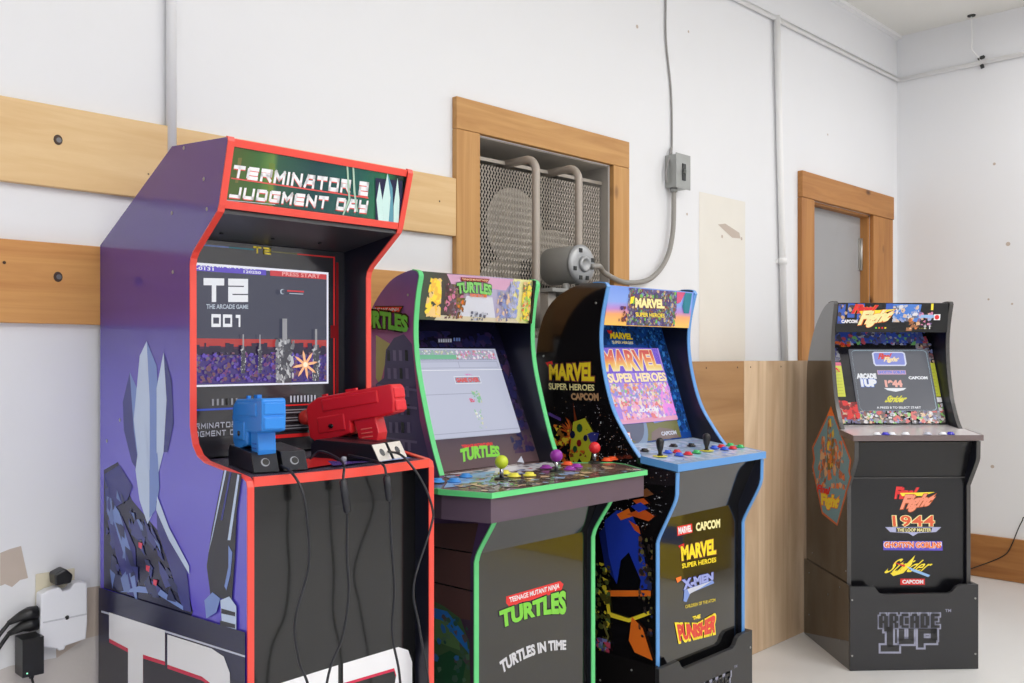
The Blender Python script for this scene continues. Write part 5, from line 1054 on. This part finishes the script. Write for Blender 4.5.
text(P, '1944', [sq(.38, .49), sq(.60, .49), sq(.60, .37), sq(.38, .37)], E('peach', (240, 180, 170), .8), .08, px=False); P.poly([sq(.36, .36), sq(.64, .36), sq(.6, .325), sq(.5, .30), sq(.4, .325)], LWT)
text(P, 'CAPCOM', [sq(.69, .55), sq(.93, .55), sq(.93, .50), sq(.69, .50)], LWT, .06, px=False)
text(P, 'Strider', [sq(.37, .24), sq(.62, .24), sq(.62, .13), sq(.37, .13)], E('hot_yellow', (226, 220, 80), .8), .05, px=False, shear=.3)
text(P, 'A PRESS B TO SELECT START', [sq(.23, .065), sq(.78, .065), sq(.78, .03), sq(.23, .03)], LWT, .02, px=False)
mb.build('display', bz)
mb, P, L = marquee(c, mqF, mat('city_marquee_print', (30, 30, 38), .12, emit=.1), RF, ROT, xi0, xi1); k_ = L
for a in ((.02, .30, .05, .95), (.06, .5, .09, .98), (.10, .4, .13, .98), (.22, .7, .25, .98)): P.rect(a[0], k_*a[1], a[2], k_*a[3], col('night_city', (60, 96, 190)))
P.poly([(.27, k_*.42), (.36, k_*.35), (.37, k_*.95), (.25, k_*.97), (.25, k_*.6)], col('burst_blue', (80, 130, 214)))
blobs(P, [(.02, k_*.96), (.16, k_*.96), (.16, k_*.3), (.02, k_*.3)], [INK, INK, C3, C4, SKN], 30, .012, 3, px=False)
blobs(P, [(.25, k_*.92), (.36, k_*.95), (.36, k_*.35), (.25, k_*.35)], [LBL, SIL, C4, SKN, C2, WHT], 40, .011, 4, px=False); blobs(P, [(.32, k_*.5), (.37, k_*.5), (.36, k_*.05), (.31, k_*.05)], [ORG, BRN, SKN], 14, .011, 4, px=False); blobs(P, [(.36, k_*.7), (.42, k_*.7), (.42, k_*.25), (.36, k_*.25)], [PNK, SKN, LBL, C3, PNK], 26, .011, 6, px=False)
P.rect(.41, k_*.76, .42, k_*.98, YEL); P.rect(.37, k_*.5, .44, k_*.6, LBL); P.rect(.425, k_*.42, .452, k_*.62, WHT); P.disc(.438, k_*.52, .010, RED, 12)
for i in range(4): P.rect(.18+i*.013, k_*.13, .187+i*.013, k_*.18, (GRN, ORG, RED, YEL)[i])
for i in range(4): P.rect(.365+i*.009, k_*.12, .371+i*.009, k_*.16, OLV)
for x_ in (.39, .41): P.poly([(x_-.008, k_*.22), (x_, k_*.235), (x_+.008, k_*.22), (x_, k_*.205)], WHT); P.poly([(x_-.002, k_*.12), (x_, k_*.32), (x_+.002, k_*.12)], WHT)
text(P, 'CAPCOM', [(841, 319.5), (857, 319.5), (857, 323), (841, 323)], WHT, .06); text(P, 'Final', [(853, 304), (876, 305), (874, 313), (853, 313.5)], RED, .07, shear=.2, outline=ORG, grow=.02)
P.pp([(859, 311), (895, 309), (882, 313.5), (861, 315)], YEL); text(P, 'Fight', [(858, 311), (893, 309), (888, 324), (860, 328.5)], LC, .07, shear=.3, outline=ORG, grow=.03)
mb.build('marquee', c)
rf, yf, rx0, rx1 = riser(c, WF, -.046, .446, ex=.007)
mb = MB(); P = Panel(mb, (0, -.046, 0), (1, 0, 0), (0, 0, 1), (0, -1, 0), RF, ROT); P.off = .0004
q = [P.uv(879, 608.5), P.uv(943, 608.5), P.uv(943, 654), P.uv(879, 654)]
arcade_logo(P, q, LOGO, RISM, px=False); text(P, 'TM', [(945, 609), (951, 609), (951, 612), (945, 612)], LOGO, .02)
mb.build('riser_lettering', rf)

# unseen yellow striped block, added to be reflected in the glossy black fronts
f = thing('reflected_block', 'unseen yellow block with blue stripes, added for its reflection', 'reflected block', (4.45, -.40, 0), math.radians(90))
YB = mat('block_yellow', (246, 214, 44), .5); BBm = mat('block_blue', (60, 96, 170), .5)
mb = MB(); mb.box((-.75, -.25, .001), (.75, .25, 1.05), YB); P = Panel(mb, (0, .25, 0), (1, 0, 0), (0, 0, 1), (0, 1, 0))
P.off = .001
for z in (.2, .5, .8): P.rect(-.75, z, .75, z+.1, BBm)
mb.build('body', f, bevel=.01)
mb = MB(); mb.box((-.76, -.26, 1.051), (.76, .26, 1.10), BBm); mb.build('top_rail', f, bevel=.01)
